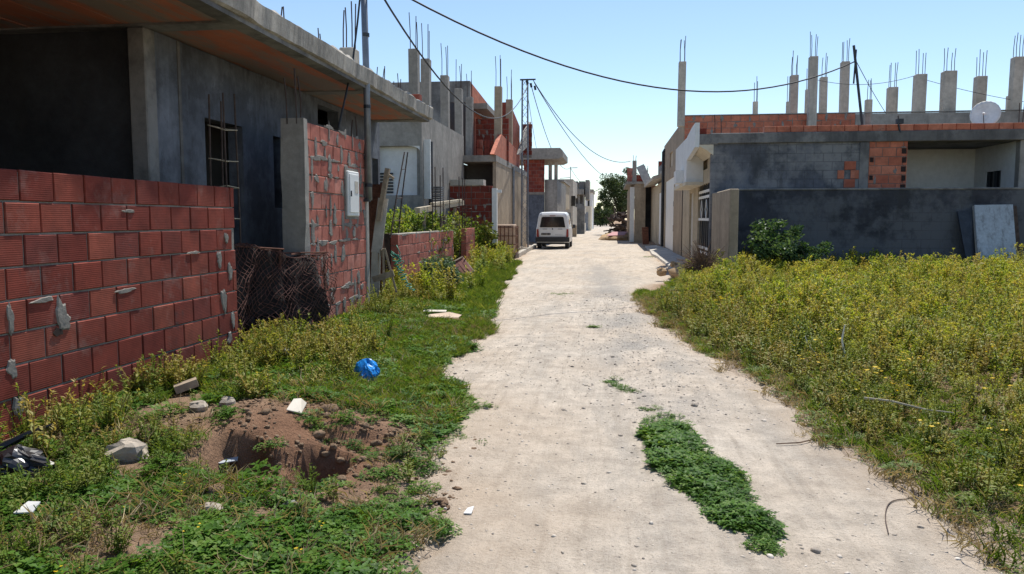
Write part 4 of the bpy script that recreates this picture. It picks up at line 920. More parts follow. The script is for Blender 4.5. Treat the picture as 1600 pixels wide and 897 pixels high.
# roof aerial pole and stub
sx0, sx1 = P(1347, 207, y=19.75), P(1334, 71, y=19.75)
B('slanted_pole', MB().tube([(sx0[0], 19.75, zs1+.15), (sx1[0], 19.75, sx1[2])], .032, 8).tube([(sx1[0]+.06, 19.75, sx1[2]-.1), (sx1[0]+.03, 19.75, sx1[2]-.9)], .02, 6), M['steel_dk'], loc=(sx0[0], 19.75, zs1), label='slanted dark steel pole on the right-hand roof carrying the cable', category='pole')
t_ = T('roof_stub', 'short concrete stub at the foot of the slanted roof pole', 'column stub', (XY(1348, 20.), 20., zs1)); B('stub', MB().box(XY(1344, 20), XY(1352, 20), 19.9, 20.1, zs1, ZY(1348, 178, 20)), M['conc'], t_)
t_ = T('roof_rebar', 'bundle of rebars standing at the far right roof edge', 'rebar', (XY(1592, 20.4), 20.4, zs1)); rebars(t_, XY(1592, 20.4), 20.4, zs1, .75, 4, .18, .011)
t_ = T('roof_spike', 'lone thin iron spike behind the brick roof edge', 'rebar', (XY(1397, 20.2), 20.2, zs1)); rebars(t_, XY(1397, 20.2), 20.2, zs1, .55, 1, 0., .016)
t_ = T('roof_floodlight', 'small dark floodlight sitting on the brick roof edge', 'floodlight', (XY(1398, 19.5), 19.5, zs1)); B('lamp_body', MB().box(XY(1393, 19.4), XY(1403, 19.4), 19.3, 19.42, zs1+.15, zs1+.26).beam((XY(1398, 19.4), 19.43, zs1+.15), (XY(1402, 19.4), 19.45, zs1-.05), .03, .03), M['steel_dk'], t_)

# ---- boundary wall with a return stub
t = T('boundary_wall', 'dark damp boundary wall with a pale stub wall at its street end on the right', 'wall', (6, 18.9, .3))
by = 18.95; yst = YX(1141, RX+.02)
B('long_wall', MB().box(RX+.25, 14, by, by+.2, -.1, ZY(1350, 297, by)), M['plaster_base'], t)
bevel(B('coping', MB().box(RX+.25, 14, by-.02, by+.22, ZY(1350, 297, by)+.002, ZY(1350, 297, by)+.05), M['conc_dk'], t), .01)
bevel(B('stub_wall', MB().box(RX-.0, RX+.19, yst, ey+.1, -.1, 2.13), M['beige_wall'], t), .02)

# ---- rear two-storey house: brick parapet, columns
t = T('column_roof_house', 'house behind with red brick parapet and a forest of bare roof columns', 'house', (8, 32, .3))
ry0 = 27.5; zp = ZY(1200, 179, ry0); rx0 = XY(1067, ry0); rx1 = XY(1330, ry0)
brick_wall(t, (rx0, ry0, zp-5*.213), 0, rx1-rx0, 5*.213-.02, .15, M['brick_orange'], seed=120, smear=40)
B('grey_parapet', wall_mb((rx1+.01, ry0), (1, 0), 9, 3.5, zp-.03, .15), M['conc'], t)
B('ledge', MB().box(rx0-.2, rx1+9, ry0-.005, ry0+.18, zp-.001, zp+.03), M['conc'], t)
B('front_wall', wall_mb((RX, ry0), (1, 0), 12, 0, zp-5*.213-.02, .2), M['conc_dk'], t)
B('roof', MB().box(RX+.2, 16, ry0+.2, 44, 3.9, 4.1), M['conc'], t)
gy0, gy1 = YX(1052, RX), YX(1039, RX)
B('street_wall', wall_mb((RX, ry0+.002), (0, 1), YX(1036, RX)-ry0, 0, zp-.1, -.2, [(gy0-ry0, gy1-ry0, .15, ZX(1045, 281, RX)), (YX(1049, RX)-ry0, YX(1045, RX)-ry0, ZX(1047, 262, RX), ZX(1047, 240, RX))]), M['beige_wall'], t)
B('window', MB().box(RX+.06, RX+.1, YX(1049, RX), YX(1045, RX), ZX(1047, 262, RX), ZX(1047, 240, RX)), M['cream'], t)
gd = B('garage_door', MB().box(RX+.03, RX+.06, gy0, (gy0+gy1)/2-.01, .2, ZX(1045, 281, RX)).box(RX+.03, RX+.06, (gy0+gy1)/2+.01, gy1, .2, ZX(1045, 281, RX)), M['paint_white'], t)
B('hinge', MB().box(RX+.0, RX+.028, gy0+.1, gy0+.16, 1., 1.25).box(RX+.0, RX+.028, gy0+.1, gy0+.16, 2., 2.2), M['steel_dk'], gd)
B('downpipe', MB().tube([(RX-.08, YX(1037.5, RX), .2), (RX-.08, YX(1037.5, RX), ZX(1037.5, 240, RX)), (RX+.0, YX(1037.5, RX), ZX(1037.5, 236, RX))], .07, 8), M['steel_dk'], t)
for (pp, ptop, wpx, yy) in ((1061, 97, 11, 27.6), (1176, 159, 7, 40), (1225, 159, 5, 42), (1234, 118, 11, 29.5), (1255, 140, 6, 42), (1263, 89, 12, 27.35), (1280, 121, 10, 32), (1312, 97, 11.5, 30), (1350, 156, 9, 34), (1386, 137, 13, 30), (1427, 117, 15, 28.5), (1472, 112, 17, 28), (1520, 120, 14, 29), (1568, 150, 8, 36), (1575, 90, 14, 28.2)):
    w_ = wpx*yy/1235; column(t, XY(pp, yy), yy, zp-.35 if yy > 27.5 else zp-1.15, ZY(pp, ptop, yy), w_, w_, 36*yy/1200, 4 if wpx > 10 else 3, M['conc_lt'], .011+.0003*(yy-27))

# ---- lean-to between the houses, brick pier house further on
t = T('lean_to_garage', 'beige garage with tilted concrete canopy beyond the downpipe on the right', 'garage', (3.5, 38, .1))
lx = RX+.02; la, lb = YX(1036, lx)+.1, YX(1017, lx)
B('street_wall', wall_mb((lx, la), (0, 1), lb-la, 0, ZX(1026, 290, lx), -.2, [(.5, 3.6, .1, ZX(1030, 302, lx))]), M['beige'], t)
B('garage_door', MB().box(lx+.03, lx+.06, la+.5, la+3.6, .12, ZX(1030, 302, lx)), M['paint_white'], t)
B('canopy', MB().prism([(lx-.5, ZX(1026, 288, lx)), (lx+.2, ZX(1026, 284, lx)), (lx+.2, ZX(1026, 278, lx)), (lx-.5, ZX(1026, 284, lx))], 'y', la+.2, lb), M['conc_lt'], t)
B('tilted_panel', MB().beam((lx-.25, lb-1.5, ZX(1024, 283, lx)), (lx-.75, lb-.8, ZX(1024, 253, lx)), .5, .06, (0,1,0)), M['conc_lt'], t)
B('upper_brick', wall_mb((lx+.3, lb-2.), (1, 0), 2.4, 2.6, ZY(1026, 252, lb-2), .2), M['brick'], t)
B('upper_side', MB().box(lx+.3, lx+.5, la+.1, lb-2.01, 2.6, ZY(1026, 262, lb-2)), M['conc_dk'], t)
B('end_wall', wall_mb((lx+.001, lb+.001), (1, 0), 4, 0, ZX(1018, 290, lx), .2), M['beige_wall'], t)

y2 = 49.
def XR(p): return XY(p, y2)
def ZR(p): return ZY(1000, p, y2)
t = T('brick_pier_house', 'half-built beige and brick house with a stub column and narrow white door', 'house', (2.6, 52, .1))
B('front_wall', MB().box(XR(991), XR(1008), y2-.15, y2, 0, ZR(288)), M['beige_wall'], t)
B('side_wall', MB().box(XR(985), XR(985)+.2, y2+.3, 60, 0, ZR(290)), M['beige_wall'], t)
B('white_door', MB().box(XR(985)-.04, XR(991)-.01, y2+.05, y2+.12, .05, ZR(292)), M['white'], t)
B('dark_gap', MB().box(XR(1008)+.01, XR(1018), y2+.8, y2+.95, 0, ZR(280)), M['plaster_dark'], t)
B('slab', MB().box(XR(977), XR(1018), y2-.25, y2+9, ZR(288)+.003, ZR(284)), M['conc'], t)
brick_wall(t, (XR(979), y2-.1, ZR(284)+.006), 0, XR(988)-XR(979), ZR(262)-ZR(284), .2, M['brick_pink'], seed=131)
brick_wall(t, (XR(993), y2-.1, ZR(284)+.006), 0, XR(1004)-XR(993), ZR(271)-ZR(284), .2, M['brick'], seed=132)
column(t, XR(990.5), y2, ZR(284), ZR(251), .25, .25, .35, 3, M['conc'], .014)
for pp in (1003, 1009): c = B('rebar_starter', MB().box(XR(pp)-.08, XR(pp)+.08, y2, y2+.2, ZR(284), ZR(281)), M['conc'], t); rebars(c, XR(pp), y2+.1, ZR(282), .9, 3, .14, .014)
B('upper_back', MB().box(XR(1006), XR(1018), y2+4, y2+4.2, ZR(284)+.01, ZR(266)), M['conc'], t)
B('leaning_pier', MB().beam((XR(1003), 43., .1), (XR(1001.5), 43., 1.05), .34, .3, (0,1,0)), M['rust'], loc=(XR(1003), 43, .1), label='short brown block pillar in front of the half-built brick house', category='pillar')

# ---- wood pile, rubble with pink sheet, tree, hedge at the end of the street
rg = random.Random(77)
wy = 66.; wx0, wx1 = XY(947, wy), XY(982, wy)
t = T('scrap_wood_pile', 'tall dark pile of stacked scrap timber below the street tree', 'wood pile', ((wx0+wx1)/2, wy, 0))
for k in range(70):
    z = rg.random()**1.2*2.0; sh = z/2.2; xa = wx0+.8*sh+rg.random()*(wx1-wx0-.8*sh); L = rg.uniform(.5, 1.3)
    a = Vector((xa, wy+rg.uniform(-.6, .8), z+.05)); d = Vector((rg.uniform(-1, 1), rg.uniform(-.7, .7), rg.uniform(-.25, .35))).normalized()
    B('log', MB().tube([a-d*L/2, a+d*L/2], rg.uniform(.05, .11), 6), M['wood_dk'], t)
t = T('rubble_heap', 'low heap of sand and rubble with a pinkish sheet by the roadside', 'rubble', (1.1, 58, 0))
cx_, cy_ = XY(968, 56), 56.
B('rubble_mound', MB().rock((cx_, cy_, .05), 1.5, 2.2, .42, 3), M['sand'], t, smooth=True)
B('pink_sheet', MB().add([(cx_-.9, cy_-1.8, .33), (cx_+.3, cy_-2., .38), (cx_+.6, cy_-.6, .6), (cx_-.5, cy_-.4, .58), (cx_-.9, cy_-1.8, .30), (cx_+.3, cy_-2., .35), (cx_+.6, cy_-.6, .57), (cx_-.5, cy_-.4, .55)], [(0,1,2,3), (7,6,5,4), (0,4,5,1), (1,5,6,2), (2,6,7,3), (3,7,4,0)]), plain('faded_pink_sheet', (.42,.2,.2), .7), t)
for k in range(5): a = Vector((cx_+rg.uniform(-1.6, .8), cy_-2.2+rg.uniform(-.7, 1.), .1+rg.uniform(0, .2))); B('board', MB().beam(a, a+Vector((rg.uniform(.8, 1.6), rg.uniform(-.4, .4), rg.uniform(-.05, .12))), .16, .04), M['wood'], t)

def leaves_mb(cents, size, rg, flat=.5, droop=0.0, normal_out=None):
    """one leaf (a folded diamond of 4 triangles) per centre -> verts, faces, tint per vertex"""
    n = len(cents); c = np.asarray(cents, float); sz = size*rg.uniform(.6, 1.3, n)
    d = rg.normal(size=(n, 3)); d[:, 2] = d[:, 2]*flat-droop; d /= np.linalg.norm(d, axis=1, keepdims=True)
    r = rg.normal(size=(n, 3)); r[:, 2] *= flat; s = np.cross(d, r); s /= np.linalg.norm(s, axis=1, keepdims=True)+1e-9; nn = np.cross(d, s)
    L = sz[:, None]; W = L*.30
    V = np.stack([c, c+d*L*.45+s*W+nn*L*.08, c+d*L, c+d*L*.45-s*W+nn*L*.08], 1).reshape(-1, 3)
    i = np.arange(n)*4; Fq = np.concatenate([np.stack([i, i+1, i+2], 1), np.stack([i, i+2, i+3], 1)])
    return V, Fq, np.repeat(rg.random(n), 4)
def mesh_np(name, V, Ft, mats, tint=None, smooth=False):
    me = D.meshes.new(name); me.vertices.add(len(V)); me.vertices.foreach_set('co', np.asarray(V, np.float32).ravel())
    me.loops.add(Ft.size); me.loops.foreach_set('vertex_index', Ft.ravel().astype(np.int32)); me.polygons.add(len(Ft)); me.polygons.foreach_set('loop_start', np.arange(0, Ft.size, 3, dtype=np.int32))
    me.update(calc_edges=True); me.validate()
    if tint is not None: a = me.attributes.new('tint', 'FLOAT', 'POINT'); a.data.foreach_set('value', np.asarray(tint, np.float32))
    for m_ in mats: me.materials.append(m_)
    return me
M['tree_leaf'] = leafmat('tree_leaves', [(.022,.04,.016), (.04,.068,.026), (.065,.095,.04), (.10,.13,.065)], .25, .5, inst=False)
M['bush_leaf'] = leafmat('bush_leaves', [(.028,.06,.028), (.05,.10,.04), (.085,.15,.06), (.13,.20,.10)], .3, .45, inst=False)
M['silver_leaf'] = leafmat('silver_bush_leaves', [(.045,.085,.045), (.075,.13,.07), (.12,.18,.11), (.19,.25,.17)], .25, .5, inst=False)
M['vine_leaf'] = leafmat('vine_leaves', [(.03,.05,.012), (.08,.12,.02), (.17,.21,.04), (.24,.24,.06)], .35, .5, inst=False)
M['bark'] = plain('bark', (.10,.08,.06), .9, 0, .4, 12)
def leafy(name, label, cat, base, h, rad, nclump, nleaf, size, mat, seed, clump_r=.3, trunk_r=.05, zc=.6, squash=.8, group=None, stems=1, taper=0):
    """tree or bush: trunk or stems with limbs reaching leaf clumps of uneven size"""
    rg = np.random.default_rng(seed); t = T(name, label, cat, base, group); bx_, by2, bz = base; cents = []; tips = []
    for k in range(nclump):
        v = rg.normal(size=3); v /= np.linalg.norm(v); r = rg.random()**.4
        z = zc*h+v[2]*r*h*(1-zc)*.95 if v[2] > 0 else zc*h+v[2]*r*h*zc*squash
        fr = 1-taper*max(0, (z/h-.5))
        tips.append((np.array([bx_+v[0]*r*rad*fr, by2+v[1]*r*rad*fr, bz+max(z, .08*h)]), clump_r*rad*rg.uniform(.5, 1.25)))
    for (c, cr) in tips:
        n = int(nleaf/nclump*rg.uniform(.5, 1.5)); q = rg.normal(size=(n, 3)); q /= np.linalg.norm(q, axis=1, keepdims=True); q *= (rg.random((n, 1))**.45)*cr; q[:, 2] *= .75; cents.append(c+q)
    V, Ft, ti = leaves_mb(np.concatenate(cents), size, rg)
    me = mesh_np('crown', V-np.array(base), Ft, [mat], ti); o = D.objects.new('crown', me); COL.objects.link(o); o.parent = t
    q = MB(); rr = random.Random(seed); ht = h*zc*.75
    for s in range(stems):
        o_ = Vector((bx_, by2, bz)); off = Vector((rr.uniform(-.3, .3), rr.uniform(-.3, .3), 0))*rad*(stems > 1)
        q.tube([o_+off*.15-Vector((0,0,.05)), o_+off*.5+Vector((rr.uniform(-.05, .05)*h, 0, ht*.5)), o_+off+Vector((0, 0, ht))], [trunk_r, trunk_r*.8, trunk_r*.6], 7)
    for (c, cr) in tips[::2]:
        o_ = Vector((bx_, by2, bz+ht*rr.uniform(.55, 1))); e = Vector(c); q.tube([o_, o_.lerp(e, .5)+Vector((0,0,-.04*h)), e], [trunk_r*.45, trunk_r*.3, trunk_r*.12], 5)
    B('trunk', q, M['bark'], t); return t
leafy('street_tree', 'bushy olive-green tree over the scrap wood pile', 'tree', (XY(971, 74), 74., 0), ZY(967, 256, 74), 2.2, 70, 14000, .16, M['tree_leaf'], 5, .34, .16, .6, .55)
for i, (pp, yy, ptop, r_, lab) in enumerate(((938, 150, 318, 2.2, 'dark rounded tree closing the far end of the street'), (948, 165, 322, 2.6, 'far dark tree behind the wood pile at the street end'), (931, 185, 324, 2.6, 'small far tree beside the white house'))):
    leafy('far_tree', lab, 'tree', (XY(pp, yy), yy, 0), ZY(pp, ptop, yy), r_, 26, 2600, .4, M['tree_leaf'], 20+i, .4, .15, .5, .9, 'trees at the far end of the street')
by0_ = P(1225, 400, y=17.4)
leafy('wall_shrub', 'dark green leafy shrub against the damp boundary wall', 'shrub', (XY(1215, 17.6), 17.6, .25), 1.28, .62, 30, 3000, .085, M['bush_leaf'], 31, .34, .03, .5, .9, None, 3)
leafy('wall_shrub', 'smaller trailing shrub to the right of the dark green wall shrub', 'shrub', (XY(1262, 17.8), 17.8, .25), .95, .5, 14, 1000, .085, M['bush_leaf'], 32, .3, .02, .55, .9, None, 3)
leafy('silver_bush', 'dense grey-green bush in front of the low pink brick wall', 'bush', (XY(690, 14.4), 14.4, .1), ZY(690, 402, 14.4)-.1, .42, 56, 7000, .05, M['silver_leaf'], 33, .36, .02, .5, 1., None, 3)
leafy('small_bush', 'small brighter green bush left of the grey-green bush', 'bush', (XY(662, 14.3), 14.3, .1), .42, .26, 24, 1500, .05, M['bush_leaf'], 34, .4, .015, .5, 1., None, 3)
leafy('climbing_vine', 'overgrown vine between the brick pier and the caged tank', 'vine', (XY(762, 24.2), 24.2, .15), 1.35, .42, 26, 1700, .07, M['vine_leaf'], 35, .34, .02, .5, .9, None, 3)

# ---- things against the right-hand walls
t = T('old_door_leaf', 'pale bluish old door panel leaning on the damp boundary wall', 'door', (XY(1555, 18.5), 18.5, .3))
a0, a1, a2, a3 = (Vector(P(*p_, y=yy_)) for p_, yy_ in (((1531, 400), 18.25), ((1592, 400), 18.25), ((1582, 320), 18.85), ((1522, 321), 18.85)))
n_ = (a1-a0).cross(a3-a0).normalized()*.02
for q_ in (a0, a1): q_.z = .28
B('panel', MB().add([a0+n_, a1+n_, a2+n_, a3+n_, a0-n_, a1-n_, a2-n_, a3-n_], [(0,1,2,3), (7,6,5,4), (0,4,5,1), (1,5,6,2), (2,6,7,3), (3,7,4,0)]), concrete('peeling_pale_paint', (.40,.43,.45), .15, .7, 2.5, stain=(.10,.085,.07)), t)
B('edge_batten', MB().beam(a0-n_*1.6, a3-n_*1.6, .05, .03, n_).beam(a0.lerp(a1, .05)-n_*1.7, a0.lerp(a1, .95)-n_*1.7, .05, .03, n_), M['conc'], t)
d0, d1 = Vector(P(1496, 330, y=18.85)), Vector((XY(1515, 18.5), 18.4, .28))
B('leaning_sheet', MB().add([d1, d1+Vector((.5,0,0)), d0+Vector((.55,0,.05)), d0, d1+Vector((0,.03,0)), d1+Vector((.5,.03,0)), d0+Vector((.55,.03,.05)), d0+Vector((0,.03,0))], [(0,1,2,3), (7,6,5,4), (0,4,5,1), (1,5,6,2), (2,6,7,3), (3,7,4,0)]), M['steel_dk'], loc=d1, label='dark metal sheet leaning on the boundary wall left of the pale door', category='sheet')
e0 = Vector((XY(1596, 18.5), 18.5, .3)); B('leaning_plank', MB().beam(e0, Vector(P(1582, 322, y=18.87)), .16, .04, (0,1,0)), M['wood_dk'], loc=e0, label='dark plank leaning on the right edge of the pale door', category='plank')
# dry brushwood and sand at the corner
bx1, by1_ = XY(1116, 16.6), 16.6
t = T('brushwood_heap', 'round heap of dry brown brushwood at the foot of the stub wall', 'brushwood', (bx1-.25, by1_-.2, .25))
rg = random.Random(9); q = MB()
for k in range(260):
    a = rg.uniform(0, PI); r = rg.uniform(.3, .75); tl = rg.uniform(-.3, .3); c0 = Vector((bx1-.25+rg.uniform(-.1, .1), by1_-.2+rg.uniform(-.15, .15), .42))
    e_ = c0+Vector((math.cos(a)*r*.75, tl, math.sin(a)*r*.95)); q.tube([c0, c0.lerp(e_, .6)+Vector((0,0,.06)), e_], [.006, .005, .003], 4, False)
B('twigs', q, M['drybrown'], t, kind='stuff')
B('sand_heap', MB().rock((XY(1080, 19.6), 19.6, .16), .5, 1.0, .2, 15, rough=.2), M['sand'], loc=(XY(1080, 19.6), 19.6, .16), smooth=True, label='low heap of tan building sand at the start of the pavement', category='sand heap')
for i, (pp, py_, s_) in enumerate(((1033, 425, .12), (1052, 413, .1), (1086, 411, .12), (1100, 405, .1))):
    q_ = P(pp, py_, z=.22); B('sandstone_block', MB().rock((q_[0], q_[1], q_[2]), s_, s_, s_*.8, 50+i), M['sand'], loc=q_, label=['tan sandstone lump nearest the road edge by the sand heap', 'small tan lump in front of the sand heap', 'tan lump between the sand heap and the brushwood', 'small tan lump against the foot of the brushwood heap'][i], category='stone', group='stones by the sand heap')

# ================================================================== loose things in the foreground
def gpos(px, py, z=.08):
    for _ in range(6): q_ = P(px, py, z=z); z = hz(q_[0], q_[1])
    return Vector((q_[0], q_[1], z))
def bag(name, label, cat, c, rx, ry, rz, mat, seed, n=26, m=16):
    rg = random.Random(seed); vs = []; fs = []; ph = [rg.uniform(0, 6.28) for _ in range(12)]
    for i in range(m+1):
        th = PI*i/m
        for k in range(n):
            a = 2*PI*k/n; w_ = 1+.14*math.sin(3*a+ph[0]+th*2)+.12*math.sin(5*a+ph[1]-th*3)+.09*math.sin(9*a+ph[2]+th*5)+.07*math.sin(13*a+ph[3]-7*th)+.05*math.sin(th*11+ph[4])
            z = math.cos(th); zz = max(z, -.55); vs.append((c.x+rx*math.sin(th)*math.cos(a)*w_, c.y+ry*math.sin(th)*math.sin(a)*w_, c.z+rz*(zz+.5)*(1+.12*math.sin(2*a+ph[5]))))
    for i in range(m):
        for k in range(n): fs.append((i*n+k, i*n+(k+1) % n, (i+1)*n+(k+1) % n, (i+1)*n+k))
    return B(name, MB().add(vs, fs), mat, loc=c, label=label, category=cat)
M['bluebag'] = plain('blue_film', (.012,.27,.75), .28, 0, .2, 9, .6); M['blackbag'] = plain('black_film', (.012,.012,.015), .3, 0, .2, 9, .6)
bag('plastic_bag', 'crumpled bright blue plastic bag on the grass verge', 'plastic bag', gpos(574, 594), .105, .09, .12, M['bluebag'], 3)
bag('plastic_bag', 'torn black plastic bag in the weeds at the left edge', 'plastic bag', gpos(28, 742), .17, .12, .1, M['blackbag'], 6)
g_ = gpos(45, 712); B('plastic_strip', MB().tube([g_+Vector((-.12,-.08,.06)), g_+Vector((0,0,.13)), g_+Vector((.1,.08,.17))], [.03, .018, .008], 6), M['blackbag'], loc=g_, label='thin torn strip of black plastic rising above the black bag', category='plastic strip')
g_ = gpos(290, 618); t = T('wood_block', 'short weathered timber block lying on the mound by the wall', 'wood block', g_)
B('block', MB().beam(g_+Vector((-.07,-.03,.05)), g_+Vector((.07,.06,.1)), .1, .06), M['wood'], t)
def sheet(name, label, cat, px, py, pts, mat, th=.006):
    g_ = gpos(px, py); n = len(pts); up = [g_+Vector(p_)+Vector((0,0,th)) for p_ in pts]; dn = [g_+Vector(p_) for p_ in pts]
    return B(name, MB().add(up+dn, [tuple(range(n)), tuple(range(2*n-1, n-1, -1))]+[(i, n+i, n+(i+1) % n, (i+1) % n) for i in range(n)]), mat, loc=g_, label=label, category=cat)
M['paper'] = plain('off_white_card', (.66,.60,.50), .7); M['foil'] = plain('grey_film', (.42,.46,.5), .3)
sheet('card_scrap', 'cream card scrap standing in the soil above the dug hole', 'scrap', 460, 650, [(-.055,0,.02), (.05,.0,.0), (.055,.08,.05), (.0,.12,.07), (-.045,.10,.07)], M['paper'])
sheet('film_scrap', 'crumpled grey-white film scrap left of the dug hole', 'scrap', 348, 668, [(-.07,-.01,.01), (.0,-.05,.02), (.08,.02,.02), (.06,.07,.03), (-.03,.06,.015)], M['foil'])
sheet('paper_scrap', 'small white paper scrap on the road near the soil', 'scrap', 732, 803, [(-.02,-.03,.01), (.02,-.03,.01), (.025,.02,.03), (-.01,.03,.015)], M['paint_white'])
sheet('paper_scrap', 'white litter piece among the leaves in the bottom left corner', 'scrap', 42, 818, [(-.05,-.02,.05), (.05,-.02,.06), (.05,.03,.09), (-.03,.05,.08)], M['paint_white'])
sheet('cardboard', 'torn flat cardboard lying on the grass verge', 'cardboard', 692, 499, [(-.30,-.02,.03), (-.05,-.16,.04), (.24,-.05,.03), (.26,.12,.05), (.05,.2,.08), (-.22,.12,.05)], plain('faded_cardboard', (.50,.38,.28), .8))
sheet('cardboard_strip', 'narrow light strip of rubbish beside the torn cardboard', 'scrap', 672, 492, [(-.1,-.03,.05), (.25,-.02,.05), (.25,.03,.07), (-.1,.02,.07)], M['paper'])
rockspec = [(200, 716, .10, 'pale angular rock between the leafy plants and the soil'), (311, 640, .055, 'round brown stone on the mound under the wood block'), (148, 632, .05, 'dark lump of stone at the foot of the foreground brick wall'), (330, 800, .04, 'grey stone at the lower end of the dug soil'), (455, 795, .035, 'dark pebble cluster stone at the bottom of the dug soil'), (355, 632, .05, 'pale block of concrete rubble behind the film scrap'), (725, 548, .03, 'small white stone at the grass edge'), (717, 598, .035, 'flat pale stone near the road edge below the blue bag'), (735, 448, .05, 'grey flat stone on the verge past the silver bush'), (440, 560, .10, 'dark concrete lump under the rusty netting'), (395, 548, .07, 'small concrete lump at the end of the foreground wall')]
for i, (pp, py_, s_, lab) in enumerate(rockspec):
    g_ = gpos(pp, py_); B('rock', MB().rock((g_.x, g_.y, g_.z+s_*.3), s_*1.25, s_, s_*.75, 200+i, rough=.3), M['stone'] if i not in (2, 4, 9) else M['conc_dk'], loc=g_, label=lab, category='rock')
# wire loop, twigs
pts = [gpos(*p_)+Vector((0,0,.012)) for p_ in ((1388, 838), (1382, 812), (1386, 792), (1398, 784), (1420, 783), (1432, 780), (1430, 772), (1424, 766))]
for _ in range(2): pts = [pts[0]]+[pts[i].lerp(pts[i+1], f_) for i in range(len(pts)-1) for f_ in (.25, .75)]+[pts[-1]]
B('wire_piece', MB().tube(pts, .003, 5), M['rebar'], loc=pts[0], smooth=True, label='bent loop of dark wire lying on the road at lower right', category='wire')
pts = [gpos(*p_)+Vector((0,0,.02)) for p_ in ((1213, 698), (1250, 696), (1275, 690), (1318, 681))]
B('twig', MB().tube(pts, [.004, .005, .005, .003], 5).tube([pts[2], pts[2]+Vector((.08,.1,.02)), pts[2]+Vector((.18,.12,.01))], .003, 5), M['drybrown'], loc=pts[0], label='thin dry twig lying across the right wheel track', category='twig')
for i, (pa, pb_, lift, r_, lab) in enumerate((((1313, 585), (1320, 508), 1, .013, 'tall pale dead stalk standing in the field'), ((1280, 570), (1258, 525), 1, .010, 'bent pale dead stalk left of the tall one'), ((1350, 622), (1490, 645), 0, .009, 'long grey branch lying in the field weeds'), ((1293, 672), (1291, 655), 1, .008, 'white stake at the edge of the right wheel track'), ((1545, 672), (1540, 650), 1, .008, 'short pale stake in the right field'))):
    a = gpos(*pa)
    if lift:
        e_ = Vector(P(*pb_, y=a.y)); pts = [a-Vector((0,0,.03)), a.lerp(e_, .4)+Vector((.02,0,0)), a.lerp(e_, .7)-Vector((.015,0,0)), e_]
    else:
        e0 = Vector(P(*pa, y=gpos(1400, 672).y)); e1 = Vector(P(*pb_, y=gpos(1400, 672).y-.15)); pts = [e0, e0.lerp(e1, .3)+Vector((0,0,.01)), e0.lerp(e1, .7)-Vector((0,0,.01)), e1]
    B('dry_stalk' if lift else 'dry_branch', MB().tube(pts, [r_, r_*.9, r_*.7, r_*.4], 6), M['pale_stalk'] if lift else M['dry'], loc=pts[0], label=lab, category='stalk' if lift else 'branch')

# ================================================================== vegetation and gravel (stuff)
def strip_leaf(out, base, d, up, L, W, tint, bend=.2):
    """narrow folded leaf of 4 triangles, drawn from base along d, curving down"""
    d = d/np.linalg.norm(d); s = np.cross(d, up); s /= np.linalg.norm(s)+1e-9; n = np.cross(s, d); b0 = len(out['v'])
    out['v'] += [base, base+d*L*.4+s*W+n*L*.06, base+d*L*.4-s*W+n*L*.06, base+d*L*.4-n*L*.0, base+d*L-n*L*bend]
    out['f'] += [(b0, b0+1, b0+3), (b0, b0+3, b0+2), (b0+1, b0+4, b0+3), (b0+3, b0+4, b0+2)]; out['t'] += [tint]*5
def stem(out, pts, r, tint):
    b0 = len(out['v'])
    for p_ in pts:
        for a in (0, 2.09, 4.19): out['v'].append(np.array([p_[0]+r*math.cos(a), p_[1]+r*math.sin(a), p_[2]]))
    for i in range(len(pts)-1):
        for k in range(3):
            a, b__, c_, d_ = b0+i*3+k, b0+i*3+(k+1) % 3, b0+(i+1)*3+(k+1) % 3, b0+(i+1)*3+k; out['f'] += [(a, b__, c_), (a, c_, d_)]
    out['t'] += [tint]*(3*len(pts))
UPV = np.array([0, 0, 1.])
def v_weed(rg, h, nst, nlf, lsz, spread=.16, top=True):
    out = dict(v=[], f=[], t=[])
    for s in range(nst):
        a = rg.uniform(0, 6.28); r0 = rg.uniform(0, .05); lean = rg.uniform(.1, 1)*spread; hh = h*rg.uniform(.6, 1.1)
        pts = [np.array([r0*math.cos(a)+lean*k**1.6*math.cos(a), r0*math.sin(a)+lean*k**1.6*math.sin(a), hh*k]) for k in (0, .33, .66, 1.)]
        tn = rg.random(); stem(out, pts, .0035, .85+.15*rg.random())
        for k in range(nlf):
            f = .12+.88*(k+rg.random())/nlf; i = min(2, int(f*3)); p_ = pts[i]+(pts[i+1]-pts[i])*(f*3-i); b_ = rg.uniform(0, 6.28)
            d = np.array([math.cos(b_), math.sin(b_), rg.uniform(.0, .9)]); L = lsz*(1.25-.6*f)*rg.uniform(.7, 1.3)
            strip_leaf(out, p_, d, UPV, L, L*.2, min(1, max(0, (.2+.65*f+rg.normal()*.15))), .15)
        if top:
            for k in range(7): b_ = rg.uniform(0, 6.28); strip_leaf(out, pts[-1]-UPV*rg.uniform(0, .05), np.array([math.cos(b_), math.sin(b_), rg.uniform(.5, 2)]), UPV, lsz*.55, lsz*.13, rg.uniform(.6, 1.), .1)
    return out
def v_clover(rg, r, n, sz, hmax):
    out = dict(v=[], f=[], t=[])
    for k in range(n):
        a = rg.uniform(0, 6.28); rr = r*math.sqrt(rg.random()); z = hmax*rg.uniform(.25, 1)*(1-.5*rr/r); c = np.array([rr*math.cos(a), rr*math.sin(a), z]); tn = rg.random()
        if k % 4 == 0: stem(out, [c*np.array([.7, .7, 0]), c], .0015, tn*.5)
        for j in range(3):
            b_ = a+j*2.09+rg.uniform(-.4, .4); strip_leaf(out, c, np.array([math.cos(b_), math.sin(b_), rg.uniform(-.1, .5)]), UPV, sz*rg.uniform(.7, 1.3), sz*.36, tn, .12)
    return out
